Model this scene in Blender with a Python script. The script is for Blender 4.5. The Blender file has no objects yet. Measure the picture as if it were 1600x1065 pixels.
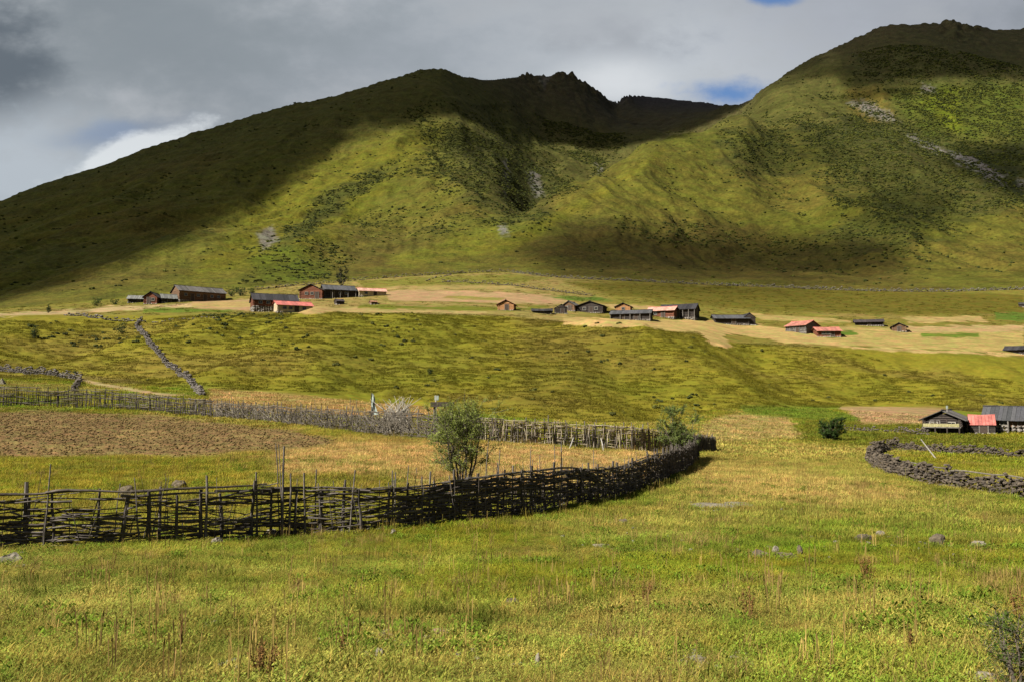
import bpy, math, random
import numpy as np

# ------------------------------------------------------------------ camera, sky, sun, exposure
scene = bpy.context.scene
COL = scene.collection
CAM_Z = 3.95
FPX = 1386.0                      # focal length in pixels of a 1600 px wide picture
PITCH = math.atan(95.0 / FPX)
cam_data = bpy.data.cameras.new("camera")
cam_data.sensor_width = 36.0
cam_data.lens = 36.0 * FPX / 1600.0
cam_data.clip_start = 0.1
cam_data.clip_end = 20000.0
cam = bpy.data.objects.new("camera", cam_data)
cam.location = (0, 0, CAM_Z)
cam.rotation_euler = (math.pi / 2 + PITCH, 0, 0)
COL.objects.link(cam)
scene.camera = cam

scene.view_settings.view_transform = 'Standard'
scene.view_settings.look = 'None'
scene.view_settings.gamma = 1.0
scene.view_settings.exposure = 1.45
scene.render.engine = 'CYCLES'
scene.cycles.max_bounces = 5
scene.cycles.diffuse_bounces = 3
scene.cycles.transparent_max_bounces = 12

SUN_EL = math.radians(43)
SUN_AZ = math.atan2(-0.80, -0.52)          # from the left and a little behind the camera
SUN = np.array([math.sin(SUN_AZ) * math.cos(SUN_EL), math.cos(SUN_AZ) * math.cos(SUN_EL), math.sin(SUN_EL)])
sl = bpy.data.lights.new("sun", 'SUN')
sl.energy = 5.0
sl.angle = math.radians(0.53)
sl.color = (1.0, 0.95, 0.86)
so = bpy.data.objects.new("sun", sl)
so.rotation_euler = (math.pi / 2 - SUN_EL, 0, math.pi - SUN_AZ)
so.location = (-200, -50, 300)
COL.objects.link(so)


def pix_dir(u, v):
    x = (np.asarray(u, float) - 800.0) / FPX
    y = (532.5 - np.asarray(v, float)) / FPX
    return x, math.cos(PITCH) - y * math.sin(PITCH), math.sin(PITCH) + y * math.cos(PITCH)


def to_pix(X, Y, Z):
    X = np.asarray(X, float); Y = np.asarray(Y, float); Z = np.asarray(Z, float) - CAM_Z
    d = Y * math.cos(PITCH) + Z * math.sin(PITCH)
    h = -Y * math.sin(PITCH) + Z * math.cos(PITCH)
    d = np.where(d < 0.05, 0.05, d)
    return 800.0 + FPX * X / d, 532.5 - FPX * h / d


class NT:
    """small helper to write node trees"""
    def __init__(self, tree):
        self.t = tree
        self.t.nodes.clear()

    def n(self, kind, **kw):
        nd = self.t.nodes.new(kind)
        for k, v in kw.items():
            setattr(nd, k, v)
        return nd

    def put(self, sock, val):
        if isinstance(val, bpy.types.NodeSocket):
            self.t.links.new(val, sock)
        elif val is not None:
            if isinstance(val, tuple) and len(val) == 3 and sock.type == 'RGBA':
                val = val + (1.0,)
            sock.default_value = val

    def math(self, op, a, b=None, c=None, clamp=False):
        nd = self.n('ShaderNodeMath', operation=op, use_clamp=clamp)
        self.put(nd.inputs[0], a); self.put(nd.inputs[1], b); self.put(nd.inputs[2], c)
        return nd.outputs[0]

    def vmath(self, op, a, b=None, out=0):
        nd = self.n('ShaderNodeVectorMath', operation=op)
        self.put(nd.inputs[0], a)
        if b is not None:
            self.put(nd.inputs[1], b)
        return nd.outputs[out]

    def mix(self, f, a, b, blend='MIX'):
        nd = self.n('ShaderNodeMix', data_type='RGBA', blend_type=blend)
        self.put(nd.inputs[0], f); self.put(nd.inputs[6], a); self.put(nd.inputs[7], b)
        return nd.outputs[2]

    def noise(self, vec, scale, detail=4.0, rough=0.55, out=0):
        nd = self.n('ShaderNodeTexNoise')
        self.put(nd.inputs['Vector'], vec)
        nd.inputs['Scale'].default_value = scale
        nd.inputs['Detail'].default_value = detail
        nd.inputs['Roughness'].default_value = rough
        return nd.outputs[out]

    def ramp(self, f, lo, hi, a=0.0, b=1.0, smooth=True):
        nd = self.n('ShaderNodeMapRange', interpolation_type='SMOOTHSTEP' if smooth else 'LINEAR')
        self.put(nd.inputs[0], f)
        nd.inputs[1].default_value = lo; nd.inputs[2].default_value = hi
        nd.inputs[3].default_value = a; nd.inputs[4].default_value = b
        return nd.outputs[0]

    def scale(self, vec, s):
        return self.vmath('MULTIPLY', vec, s)


def srgb(r, g, b):
    f = lambda c: (c / 255.0 / 12.92) if c / 255.0 <= 0.04045 else ((c / 255.0 + 0.055) / 1.055) ** 2.4
    return (f(r), f(g), f(b))


# --- the sky: Nishita blue with cloud, both in the world
world = bpy.data.worlds.new("World")
scene.world = world
world.use_nodes = True
w = NT(world.node_tree)
sky = w.n('ShaderNodeTexSky', sky_type='NISHITA')
sky.sun_disc = False
sky.sun_elevation = SUN_EL
sky.sun_rotation = SUN_AZ % (2 * math.pi)
sky.altitude = 3500.0
sky.air_density = 1.0
sky.dust_density = 0.3
dirv = w.n('ShaderNodeTexCoord').outputs['Generated']
sep = w.n('ShaderNodeSeparateXYZ'); w.put(sep.inputs[0], dirv)
dx, dy, dz = sep.outputs[0], sep.outputs[1], sep.outputs[2]
dyc = w.math('MAXIMUM', dy, 0.08)
ga = w.math('DIVIDE', dx, dyc)          # position of a direction on the plane facing north
gb = w.math('DIVIDE', dz, dyc)
cmb = w.n('ShaderNodeCombineXYZ')
w.put(cmb.inputs[0], ga); w.put(cmb.inputs[1], w.math('MULTIPLY', gb, 1.7)); w.put(cmb.inputs[2], 0.37)
pv = cmb.outputs[0]
n_big = w.noise(pv, 2.3, 6.0, 0.55)
n_mid = w.noise(w.vmath('ADD', pv, (3.1, 1.7, 0.0)), 6.5, 7.0, 0.6)
n_fin = w.noise(w.vmath('ADD', pv, (7.7, 4.2, 0.0)), 17.0, 6.0, 0.6)
warp = w.math('SUBTRACT', w.math('ADD', w.math('MULTIPLY', n_mid, 0.55), w.math('MULTIPLY', n_fin, 0.45)), 0.5)
warp2 = w.math('SUBTRACT', n_big, 0.5)


def sky_blob(u, v, ru, rv, soft=0.6, wob=1.0, rot=0.0):
    """a soft oval patch of the sky at a fixed compass bearing and height"""
    x, yy, zz = pix_dir(u, v)
    a0, b0 = x / yy, zz / yy
    p = w.math('SUBTRACT', ga, float(a0)); q = w.math('SUBTRACT', gb, float(b0))
    cr, sr = math.cos(rot), math.sin(rot)
    p2 = w.math('ADD', w.math('MULTIPLY', p, cr), w.math('MULTIPLY', q, sr))
    q2 = w.math('SUBTRACT', w.math('MULTIPLY', q, cr), w.math('MULTIPLY', p, sr))
    p2 = w.math('DIVIDE', p2, ru / FPX); q2 = w.math('DIVIDE', q2, rv / FPX)
    d = w.math('SQRT', w.math('ADD', w.math('MULTIPLY', p2, p2), w.math('MULTIPLY', q2, q2)))
    d = w.math('ADD', d, w.math('MULTIPLY', warp, 4.0 * wob))
    d = w.math('ADD', d, w.math('MULTIPLY', warp2, 0.8 * wob))
    return w.ramp(d, 1.0 + soft, 1.0 - soft)


EXPO = 2.0 ** scene.view_settings.exposure


def cl(r, g, b):      # cloud brightness as it should leave the sky (background strength is 0.1)
    c = srgb(r, g, b)
    return tuple(x / EXPO / 0.1 for x in c)


c = w.mix(w.ramp(n_big, 0.32, 0.68), cl(128, 136, 144), cl(178, 184, 190))
c = w.mix(w.math('MULTIPLY', w.ramp(n_mid, 0.38, 0.66), 0.6), c, cl(176, 180, 185))
c = w.mix(w.math('MULTIPLY', sky_blob(1000, 95, 330, 110, 0.9), 0.9), c, cl(200, 206, 212))
c = w.mix(w.math('MULTIPLY', sky_blob(1350, 40, 260, 110, 0.9), 0.6), c, cl(160, 165, 176))
c = w.mix(w.math('MULTIPLY', sky_blob(560, 90, 420, 110, 0.9), 0.7), c, cl(147, 155, 164))
c = w.mix(w.math('MULTIPLY', sky_blob(220, 60, 330, 110, 0.9), 0.65), c, cl(134, 143, 149))
c = w.mix(w.math('MULTIPLY', sky_blob(-10, 100, 75, 95, 0.7), 0.85), c, cl(93, 103, 113))
c = w.mix(w.math('MULTIPLY', sky_blob(0, 270, 210, 80, 0.7), 0.95), c, cl(182, 191, 199))
c = w.mix(w.math('MULTIPLY', sky_blob(195, 208, 95, 20, 0.9, 1.0, 0.15), 0.6), c, cl(128, 142, 164))
c = w.mix(w.math('MULTIPLY', sky_blob(215, 240, 105, 24, 0.5, 1.4, 0.42), 0.9), c, cl(222, 227, 230))
c = w.mix(w.math('MULTIPLY', sky_blob(930, 40, 110, 40, 0.8), 0.5), c, cl(168, 172, 178))
c = w.mix(w.math('MULTIPLY', sky_blob(960, 130, 90, 34, 0.8, 0.7), 0.9), c, cl(216, 220, 224))
hole = w.math('MAXIMUM', w.math('MULTIPLY', sky_blob(1138, 148, 70, 26, 0.75, 1.1, -0.1), 0.9), w.math('MULTIPLY', sky_blob(1212, -2, 38, 12, 0.6, 0.8), 0.85))
hole = w.math('MAXIMUM', hole, w.math('MULTIPLY', sky_blob(165, 205, 45, 12, 0.8, 1.2, 0.2), 0.15))
high = w.ramp(n_big, 0.56, 0.66)        # more broken overhead
hole = w.math('MAXIMUM', hole, w.math('MULTIPLY', high, w.ramp(gb, 0.75, 1.3)))
c = w.mix(w.ramp(gb, 0.55, 1.0), c, cl(108, 114, 122))
skyblue = w.mix(0.75, w.scale(sky.outputs[0], (0.75, 0.95, 1.0)), cl(66, 108, 166))
final = w.mix(hole, c, skyblue)
bg = w.n('ShaderNodeBackground')
w.put(bg.inputs[0], final)
bg.inputs[1].default_value = 0.1
wo = w.n('ShaderNodeOutputWorld')
w.put(wo.inputs[0], bg.outputs[0])

# ------------------------------------------------------------------ noise in numpy
rng = np.random.RandomState(11)
random.seed(11)
PERM = rng.permutation(512).astype(np.int64)
PERM = np.concatenate([PERM, PERM, PERM])
GRX = np.cos(np.arange(512) * 2 * math.pi / 512 * 37); GRY = np.sin(np.arange(512) * 2 * math.pi / 512 * 37)


def perlin(x, y, seed=0):
    x = np.asarray(x, float) + seed * 17.31; y = np.asarray(y, float) - seed * 9.73
    xi = np.floor(x).astype(np.int64); yi = np.floor(y).astype(np.int64)
    xf = x - xi; yf = y - yi
    fx = xf * xf * xf * (xf * (xf * 6 - 15) + 10); fy = yf * yf * yf * (yf * (yf * 6 - 15) + 10)

    def g(ix, iy, ax, ay):
        h = PERM[(PERM[ix & 511] + iy) & 511]
        return GRX[h] * ax + GRY[h] * ay
    a = g(xi, yi, xf, yf); b = g(xi + 1, yi, xf - 1, yf)
    c_ = g(xi, yi + 1, xf, yf - 1); d = g(xi + 1, yi + 1, xf - 1, yf - 1)
    return (a + (b - a) * fx + (c_ - a) * fy + (a - b - c_ + d) * fx * fy) * 1.5


def fbm(x, y, oct=4, seed=0, gain=0.5):
    s = 0.0; a = 1.0
    for i in range(oct):
        s = s + a * perlin(x * 2.03 ** i, y * 2.03 ** i, seed + i * 3)
        a *= gain
    return s


def ridged(x, y, oct=4, seed=0):
    s = 0.0; a = 0.6
    for i in range(oct):
        s = s + a * (1 - np.abs(perlin(x * 2.1 ** i, y * 2.1 ** i, seed + i * 5)) * 2)
        a *= 0.5
    return s


def sstep(a, b, x):
    t = np.clip((np.asarray(x, float) - a) / (b - a), 0, 1)
    return t * t * (3 - 2 * t)


# ------------------------------------------------------------------ the terrain as one height field (bearing, range)
# each row: how the land runs at that range; (bearing as picture column, picture row or ('z', height), range)
ROWS = [
    [(-700, ('z', 2.15), 0.6), (2300, ('z', 2.15), 0.6)],
    [(-700, ('z', 1.45), 8), (800, ('z', 1.45), 8), (2300, ('z', 1.45), 8)],
    [(-700, ('z', 0.4), 28), (0, ('z', 0.12), 28), (500, ('z', -0.05), 28), (1600, ('z', -0.02), 28), (2300, ('z', 0.1), 28)],
    [(-700, ('z', 1.2), 44), (0, ('z', 1.1), 44), (400, ('z', 0.95), 44), (700, ('z', 0.8), 44), (850, ('z', 0.2), 44), (950, ('z', -0.25), 44),
     (1100, ('z', -0.2), 44), (1300, ('z', -0.1), 44), (1600, ('z', -0.1), 44), (2300, ('z', 0), 44)],
    [(-700, 620, 92), (0, 635, 85), (300, 646, 82), (500, 667, 65), (700, 686, 57), (850, 696, 57), (1000, 704, 61), (1120, 705, 69), (1300, 705, 76), (1600, 703, 73), (2300, 700, 73)],
    [(-700, 585, 130), (0, 590, 130), (330, 607, 118), (500, 620, 112), (650, 632, 106), (800, 652, 101), (950, 660, 101), (1060, 655, 108),
     (1120, 638, 126), (1230, 637, 140), (1400, 633, 152), (1600, 648, 150), (2300, 650, 150)],
    [(-700, 500, 212), (0, 492, 210), (100, 491, 214), (200, 492, 210), (300, 492, 203), (400, 489, 205), (600, 490, 205), (700, 491, 207), (800, 493, 210), (880, 503, 206),
     (1000, 516, 200), (1100, 521, 205), (1150, 536, 203), (1320, 541, 205), (1500, 549, 205), (1600, 556, 205), (2300, 565, 205)],
    [(-700, 482, 256), (0, 483, 246), (150, 471, 258), (300, 454, 290), (400, 449, 300), (560, 437, 325), (640, 431, 335), (800, 425, 345), (860, 431, 340),
     (1000, 438, 335), (1200, 447, 325), (1350, 455, 320), (1600, 452, 325), (2300, 455, 325)],
    [(-700, 445, 340), (0, 430, 370), (200, 392, 420), (400, 372, 455), (600, 372, 455), (720, 387, 430), (780, 394, 415), (850, 384, 430), (1000, 372, 450),
     (1200, 362, 465), (1400, 372, 465), (1500, 388, 450), (1600, 382, 455), (2300, 390, 455)],
    [(-700, 420, 430), (0, 380, 520), (200, 305, 620), (400, 282, 640), (500, 260, 665), (600, 243, 685), (690, 238, 700), (720, 262, 670), (760, 318, 590), (790, 366, 480),
     (830, 345, 525), (900, 303, 600), (940, 280, 650), (1020, 232, 765), (1100, 199, 850), (1172, 164, 965), (1205, 195, 880), (1300, 208, 830), (1400, 205, 820), (1500, 272, 720), (1600, 262, 740), (2300, 270, 740)],
    [(-700, 400, 480), (0, 350, 600), (200, 275, 710), (400, 226, 790), (600, 185, 860), (690, 178, 910), (720, 195, 880), (760, 255, 800), (790, 335, 610), (830, 352, 650),
     (900, 325, 730), (940, 306, 790), (1020, 262, 900), (1100, 222, 1000), (1172, 174, 1050), (1205, 158, 1000), (1300, 140, 1010), (1400, 122, 1000), (1500, 180, 900), (1600, 160, 930), (2300, 180, 930)],
    [(-700, 390, 510), (0, 335, 655), (200, 258, 780), (400, 196, 880), (600, 148, 970), (690, 135, 1010), (760, 178, 1030), (800, 225, 1000), (830, 245, 1020), (860, 236, 1060),
     (960, 234, 1150), (1040, 216, 1250), (1100, 190, 1300), (1165, 167, 1300), (1180, 157, 1060), (1230, 130, 1090), (1300, 103, 1110), (1400, 74, 1120), (1500, 100, 1080), (1600, 100, 1080), (2300, 150, 1080)],
    [(-700, 375, 560), (-300, 365, 640), (0, 320, 725), (60, 296, 760), (150, 262, 810), (230, 228, 850), (300, 204, 890), (420, 171, 960), (470, 157, 985), (520, 145, 1010), (600, 124, 1060), (640, 113, 1090), (660, 107, 1110), (690, 105, 1130), (720, 117, 1160),
     (760, 123, 1260), (800, 124, 1350), (815, 119, 1420), (830, 117, 1460), (850, 119, 1480), (868, 114, 1490), (884, 115, 1500), (915, 128, 1520), (938, 143, 1580), (952, 153, 1650), (964, 157, 1720), (975, 150, 1790), (985, 147, 1840), (1005, 150, 1900), (1060, 156, 1900), (1100, 160, 1850), (1130, 163, 1750),
     (1152, 162, 1580), (1166, 159, 1420), (1176, 154, 1260), (1186, 144, 1160), (1205, 131, 1140), (1230, 112, 1160), (1290, 79, 1210), (1340, 53, 1240), (1375, 38, 1255), (1440, 34, 1260), (1478, 33, 1265), (1490, 28, 1265), (1502, 34, 1265), (1550, 45, 1260), (1600, 42, 1260), (1800, 60, 1240), (2300, 140, 1200)],
]
th_in = np.radians(np.linspace(-32.5, 32.5, 800))
st = 65.0 / 799
th_out = []
t_ = 32.5
while t_ < 180:
    st = min(st * 1.12, 4.0); t_ += st
    th_out.append(min(t_, 180.0))
th_out = np.radians(np.array(th_out))
TH = np.concatenate([-th_out[::-1][1:], th_in, th_out])
rr = [0.6]
while rr[-1] < 4300:
    r = rr[-1]
    if r < 6: d = 0.25
    elif r < 60: d = 0.0105 * r
    elif r < 110: d = 0.65
    elif r < 345: d = 0.55
    elif r < 900: d = 0.0052 * r
    elif r < 1600: d = 0.006 * r
    else: d = 0.012 * r
    rr.append(r + d)
RR = np.array(rr)
NT_, NR = len(TH), len(RR)


def row_world(row):
    A, R, Z = [], [], []
    for (u, v, Y) in row:
        x, yy, zz = pix_dir(u, 627.0 if isinstance(v, tuple) else v)
        k = Y / yy
        A.append(math.atan2(x * k, Y)); R.append(math.hypot(x * k, Y))
        Z.append(v[1] if isinstance(v, tuple) else CAM_Z + zz * k)
    return np.array(A), np.array(R), np.array(Z)


Rn = np.zeros((len(ROWS), NT_)); Zn = np.zeros((len(ROWS), NT_))
for i, row in enumerate(ROWS):
    A, R, Z = row_world(row)
    Rn[i] = np.interp(TH, A, R); Zn[i] = np.interp(TH, A, Z)
# round off the corners between the given points a little (not on the skyline)
for i in range(len(ROWS) - 1):
    for arr in (Rn, Zn):
        kk = np.exp(-0.5 * (np.arange(-18, 19) / 7.0) ** 2); kk /= kk.sum()
        arr[i] = np.convolve(np.pad(arr[i], 18, mode='edge'), kk, mode='valid')
fade = 1 - sstep(math.radians(55), math.radians(110), np.abs(TH))
Zn = Zn * np.where(np.arange(len(ROWS))[:, None] > 2, fade[None, :], 1.0)
Rn = np.vstack([Rn, Rn[-1:] * 1.28, np.maximum(Rn[-1:] * 1.7, 3000), np.full((1, NT_), 4400.0)])
Zn = np.vstack([Zn, Zn[-1:] * 0.62, Zn[-1:] * 0.15, np.zeros((1, NT_))])


def pchip(x, y, xq):
    h = np.diff(x); d = np.diff(y) / h
    m = np.zeros_like(y)
    w1 = 2 * h[1:] + h[:-1]; w2 = h[1:] + 2 * h[:-1]
    ok = d[:-1] * d[1:] > 0
    with np.errstate(divide='ignore', invalid='ignore'):
        m[1:-1] = np.where(ok, (w1 + w2) / (w1 / d[:-1] + w2 / d[1:]), 0)
    m[0] = d[0]; m[-1] = d[-1]
    k = np.clip(np.searchsorted(x, xq) - 1, 0, len(h) - 1)
    t = np.clip((xq - x[k]) / h[k], 0, 1)
    return ((1 + 2 * t) * (1 - t) ** 2 * y[k] + t * (1 - t) ** 2 * h[k] * m[k] + t * t * (3 - 2 * t) * y[k + 1] + t * t * (t - 1) * h[k] * m[k + 1])


H = np.zeros((NT_, NR))
for j in range(NT_):
    H[j] = np.where(RR <= Rn[12, j], pchip(Rn[:13, j], Zn[:13, j], RR), pchip(Rn[12:, j], Zn[12:, j], RR))
GX = np.sin(TH)[:, None] * RR[None, :]
GY = np.cos(TH)[:, None] * RR[None, :]
R2 = np.broadcast_to(RR[None, :], H.shape)
foot, crest, back, ridge = Rn[5][:, None], Rn[6][:, None], Rn[7][:, None], Rn[12][:, None]
# meadow unevenness
near = 1 - sstep(0.9, 1.05, R2 / foot)
H += near * sstep(3, 15, R2) * (0.10 * fbm(GX / 9, GY / 9, 3, 1) + 0.03 * fbm(GX / 1.7, GY / 1.7, 3, 2))
# the bank: bulges, terracettes
bank = sstep(0.97, 1.12, R2 / foot) * (1 - sstep(0.93, 1.0, R2 / crest))
H += bank * (4.2 * fbm(GX / 46 + 0.3, GY / 130, 2, 7) + 0.9 * fbm(GX / 15, GY / 60, 2, 17) + 0.5 * fbm(GX / 9, GY / 12, 3, 8))
tz = H + 0.7 * fbm(GX / 14, GY / 14, 3, 9)
H += bank * (0.15 * np.sin(tz * 2 * math.pi / 1.0) * sstep(-0.3, 0.5, fbm(GX / 22, GY / 22, 2, 10)) + 0.12 * fbm(GX / 2.4, GY / 1.3, 3, 12))
# terrace: gentle
terr = sstep(0.99, 1.03, R2 / crest) * (1 - sstep(0.97, 1.0, R2 / back))
H += terr * 0.35 * fbm(GX / 25, GY / 12, 3, 14)
# mountains: ribs and gullies running down the slope, then rough ground
mt = sstep(1.0, 1.35, R2 / back)
top = 1 - 0.7 * sstep(0.75, 0.98, R2 / ridge)
warpx = 25 * fbm(GX / 150, GY / 150, 3, 21)
H += mt * top * (7.5 * fbm((GX + warpx) / 85, GY / 280, 3, 22) + 15.0 * fbm(GX / 210, GY / 320, 2, 27) - 4.2 * (1 - ridged((GX + warpx) / 46, GY / 210, 3, 31)))
H += mt * (0.9 * fbm(GX / 13, GY / 17, 4, 35) + 0.3 * fbm(GX / 3.5, GY / 3.5, 2, 36))
PU, PVv = to_pix(GX, GY, H)
gx_ = np.interp(PVv, [180, 235, 290, 330, 362, 395], [770, 812, 836, 826, 792, 745])
gw_ = np.interp(PVv, [180, 235, 290, 362, 400], [26, 24, 22, 12, 6])
H -= sstep(330, 420, R2) * (1 - sstep(0.80, 0.95, R2 / ridge)) * 5.0 * np.exp(-((PU - gx_) / gw_) ** 2) * (R2 > 0.98 * Rn[9][:, None]) * (np.abs(PVv - 280) < 115)
crag = sstep(800, 830, PU) * (1 - sstep(990, 1000, PU)) + sstep(1460, 1475, PU) * (1 - sstep(1515, 1560, PU))
H += crag * sstep(0.86, 0.97, R2 / ridge) * (1 - sstep(1.0, 1.05, R2 / ridge)) * (9 * np.abs(fbm(GX / 22, GY / 22, 4, 41)) - 2)
# ploughed field: see the land cover below


def theta_index(th):
    return np.interp(th, TH, np.arange(NT_))


def ground(x, y):
    th = np.arctan2(x, y); r = np.hypot(x, y)
    a = np.clip(theta_index(th), 0, NT_ - 1.001); b = np.clip(np.interp(r, RR, np.arange(NR)), 0, NR - 1.001)
    ai = a.astype(int) if hasattr(a, 'astype') else int(a)
    bi = b.astype(int) if hasattr(b, 'astype') else int(b)
    af = a - ai; bf = b - bi
    return (H[ai, bi] * (1 - af) + H[ai + 1, bi] * af) * (1 - bf) + (H[ai, bi + 1] * (1 - af) + H[ai + 1, bi + 1] * af) * bf


def hit(u, v, rmin=3.0):
    """where the line of sight through a picture point meets the land: a world point"""
    x, yy, zz = pix_dir(u, v)
    th = math.atan2(x, yy); sl_ = zz / math.hypot(x, yy)
    a = min(max(float(theta_index(th)), 0), NT_ - 1.001); ai = int(a); af = a - ai
    prof = H[ai] * (1 - af) + H[ai + 1] * af
    g = prof - (CAM_Z + sl_ * RR)
    idx = np.nonzero((g[1:] >= 0) & (g[:-1] < 0) & (RR[1:] > rmin))[0]
    if len(idx) == 0:
        return None
    k = idx[0]
    t = g[k] / (g[k] - g[k + 1])
    r = RR[k] + t * (RR[k + 1] - RR[k])
    return np.array([math.sin(th) * r, math.cos(th) * r, CAM_Z + sl_ * r])
# ------------------------------------------------------------------ land cover (what grows where)
PU, PVv = to_pix(GX, GY, H)
FRONT = GY > 1.0
NZ1 = fbm(GX / 6.0, GY / 3.5, 4, 51)
NZ2 = fbm(GX / 30.0, GY / 22.0, 4, 52)
NZ3 = fbm(GX / 120.0, GY / 120.0, 4, 53)
NZF = fbm(GX / 1.1, GY / 1.1, 3, 54)


def polymask(poly, soft=4.0, wob=3.0, rlo=0.0, rhi=9e9, nz=None, U=None, V=None, RD=None):
    """1 inside an outline on the ground (given by the picture points its corners show at), soft edged"""
    U = PU if U is None else U; V = PVv if V is None else V; RD = R2 if RD is None else RD
    nz = NZ1 if nz is None else nz
    out = np.zeros(U.shape)
    P = np.array(poly, float)
    m = soft + wob * 2 + 2
    sel = (U > P[:, 0].min() - m) & (U < P[:, 0].max() + m) & (V > P[:, 1].min() - m) & (V < P[:, 1].max() + m) & (RD > rlo) & (RD < rhi)
    if not sel.any():
        return out
    u = U[sel]; v = V[sel]
    dist = np.full(u.shape, 1e9); inside = np.zeros(u.shape, bool)
    for i in range(len(P)):
        x1, y1 = P[i]; x2, y2 = P[(i + 1) % len(P)]
        ex, ey = x2 - x1, y2 - y1
        t = np.clip(((u - x1) * ex + (v - y1) * ey) / (ex * ex + ey * ey + 1e-9), 0, 1)
        dist = np.minimum(dist, np.hypot(u - x1 - t * ex, v - y1 - t * ey))
        if y1 != y2:
            c_ = (y1 > v) != (y2 > v)
            inside ^= c_ & (u < (x2 - x1) * (v - y1) / (y2 - y1) + x1)
    sd = np.where(inside, dist, -dist) + nz[sel] * wob
    out[sel] = sstep(-soft, soft, sd)
    return out


def lay(C, m, col):
    m = m[..., None]
    return C * (1 - m) + np.array(col) * m


GREEN, GOLD, FRESH = (0.130, 0.122, 0.011), (0.195, 0.162, 0.038), (0.084, 0.118, 0.010)
DRY, TAN, PINKTAN, SOIL = (0.250, 0.165, 0.045), (0.235, 0.168, 0.062), (0.245, 0.158, 0.078), (0.155, 0.104, 0.040)
C = np.zeros(H.shape + (3,)) + np.array(GREEN)
C = lay(C, sstep(-0.05, 0.55, NZ2) * 0.7, GOLD)
C = lay(C, sstep(0.0, 0.7, -NZ2 + 0.6 * NZ1) * 0.75, FRESH)
NZ4 = fbm(GX / 3.2, GY / 3.2, 3, 57)
C = lay(C, sstep(0.25, 0.8, NZ4) * 0.45, (0.085, 0.074, 0.012))
C = lay(C, sstep(0.35, 0.8, fbm(GX / 4.5, GY / 3.0, 3, 58)) * 0.5, (0.105, 0.130, 0.009))
C = lay(C, sstep(0.30, 0.8, fbm(GX / 7.0, GY / 2.5, 3, 59)) * 0.4, (0.190, 0.135, 0.035))
BB = (3.0, 120.0)     # the near meadow only
C = lay(C, 0.75 * polymask([(1090, 690), (1360, 700), (1400, 740), (1600, 780), (1600, 850), (1330, 830), (1130, 840), (900, 850), (820, 830), (1000, 780), (1080, 730)], 40, 25, 14, 130, NZ2), GOLD)
C = lay(C, 0.8 * polymask([(1060, 715), (1250, 725), (1440, 765), (1420, 790), (1300, 800), (1100, 780), (1050, 750)], 16, 16, 14, 130, NZ2), (0.255, 0.185, 0.055))
C = lay(C, 0.35 * polymask([(-50, 870), (500, 850), (800, 860), (560, 930), (0, 960)], 30, 20, 4, 60, NZ2), GOLD)
# inside the fences
C = lay(C, polymask([(-400, 600), (0, 640), (300, 648), (660, 690), (830, 700), (1010, 707), (1055, 712), (1020, 755), (900, 785), (700, 810), (330, 842), (0, 855), (-400, 870)], 4, 2, 20, 90) * 0.6, (0.165, 0.140, 0.020))
C = lay(C, polymask([(540, 692), (600, 682), (690, 688), (700, 760), (610, 735), (560, 715)], 9, 8, 25, 80), DRY)
C = lay(C, polymask([(770, 692), (1040, 708), (1020, 745), (900, 760), (760, 770)], 6, 5, 25, 80), (0.270, 0.190, 0.060))
C = lay(C, 0.7 * polymask([(380, 700), (560, 690), (600, 735), (430, 735)], 14, 12, 25, 80), (0.225, 0.165, 0.045))
C = lay(C, 0.6 * polymask([(-30, 720), (330, 716), (400, 760), (250, 775), (-30, 775)], 10, 10, 25, 80), (0.150, 0.135, 0.012))
PLOUGH = polymask([(-400, 630), (-10, 640), (130, 643), (250, 650), (350, 660), (440, 670), (530, 688), (500, 699), (400, 706), (300, 712), (180, 711), (0, 713), (-400, 720)], 5, 5, 30, 95)
C = lay(C, 0.75 * polymask([(420, 690), (560, 690), (690, 690), (1010, 708), (1040, 716), (1010, 750), (760, 775), (600, 745), (440, 740)], 8, 8, 25, 80), (0.275, 0.190, 0.068))
# between the far fence and the bank
flat = (R2 > 58) & (R2 < foot * 1.06)
STUB = np.zeros(H.shape)


def field(poly, col, soft=3.0, wob=2.0, rlo=60, rhi=360, amount=1.0, stub=True):
    global C, STUB
    m = polymask(poly, soft, wob, rlo, rhi)
    C = lay(C, m * amount, col)
    if stub:
        STUB = np.maximum(STUB, m)


field([(325, 608), (420, 610), (560, 618), (680, 628), (700, 640), (640, 655), (330, 640)], (0.220, 0.150, 0.052))
field([(700, 630), (790, 632), (860, 648), (860, 658), (700, 658)], (0.100, 0.120, 0.012), 4, 3, stub=False)
field([(735, 636), (800, 640), (850, 650), (770, 646)], (0.17, 0.13, 0.07), 2, 2, stub=False)
field([(1060, 690), (1110, 655), (1140, 645), (1230, 648), (1245, 672), (1250, 684), (1120, 690)], (0.215, 0.160, 0.052), 4, 4)
field([(1150, 630), (1260, 634), (1330, 646), (1345, 658), (1260, 656), (1160, 644)], (0.085, 0.110, 0.012), 3, 3, stub=False)
field([(1250, 655), (1450, 662), (1600, 690), (1600, 705), (1250, 690)], (0.085, 0.085, 0.010), 5, 4, stub=False)
field([(1310, 634), (1400, 630), (1480, 634), (1470, 662), (1350, 660)], (0.225, 0.150, 0.070), 3, 3)
field([(-30, 598), (60, 598), (105, 604), (95, 616), (-30, 614)], (0.135, 0.115, 0.025), 3, 3)
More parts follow.
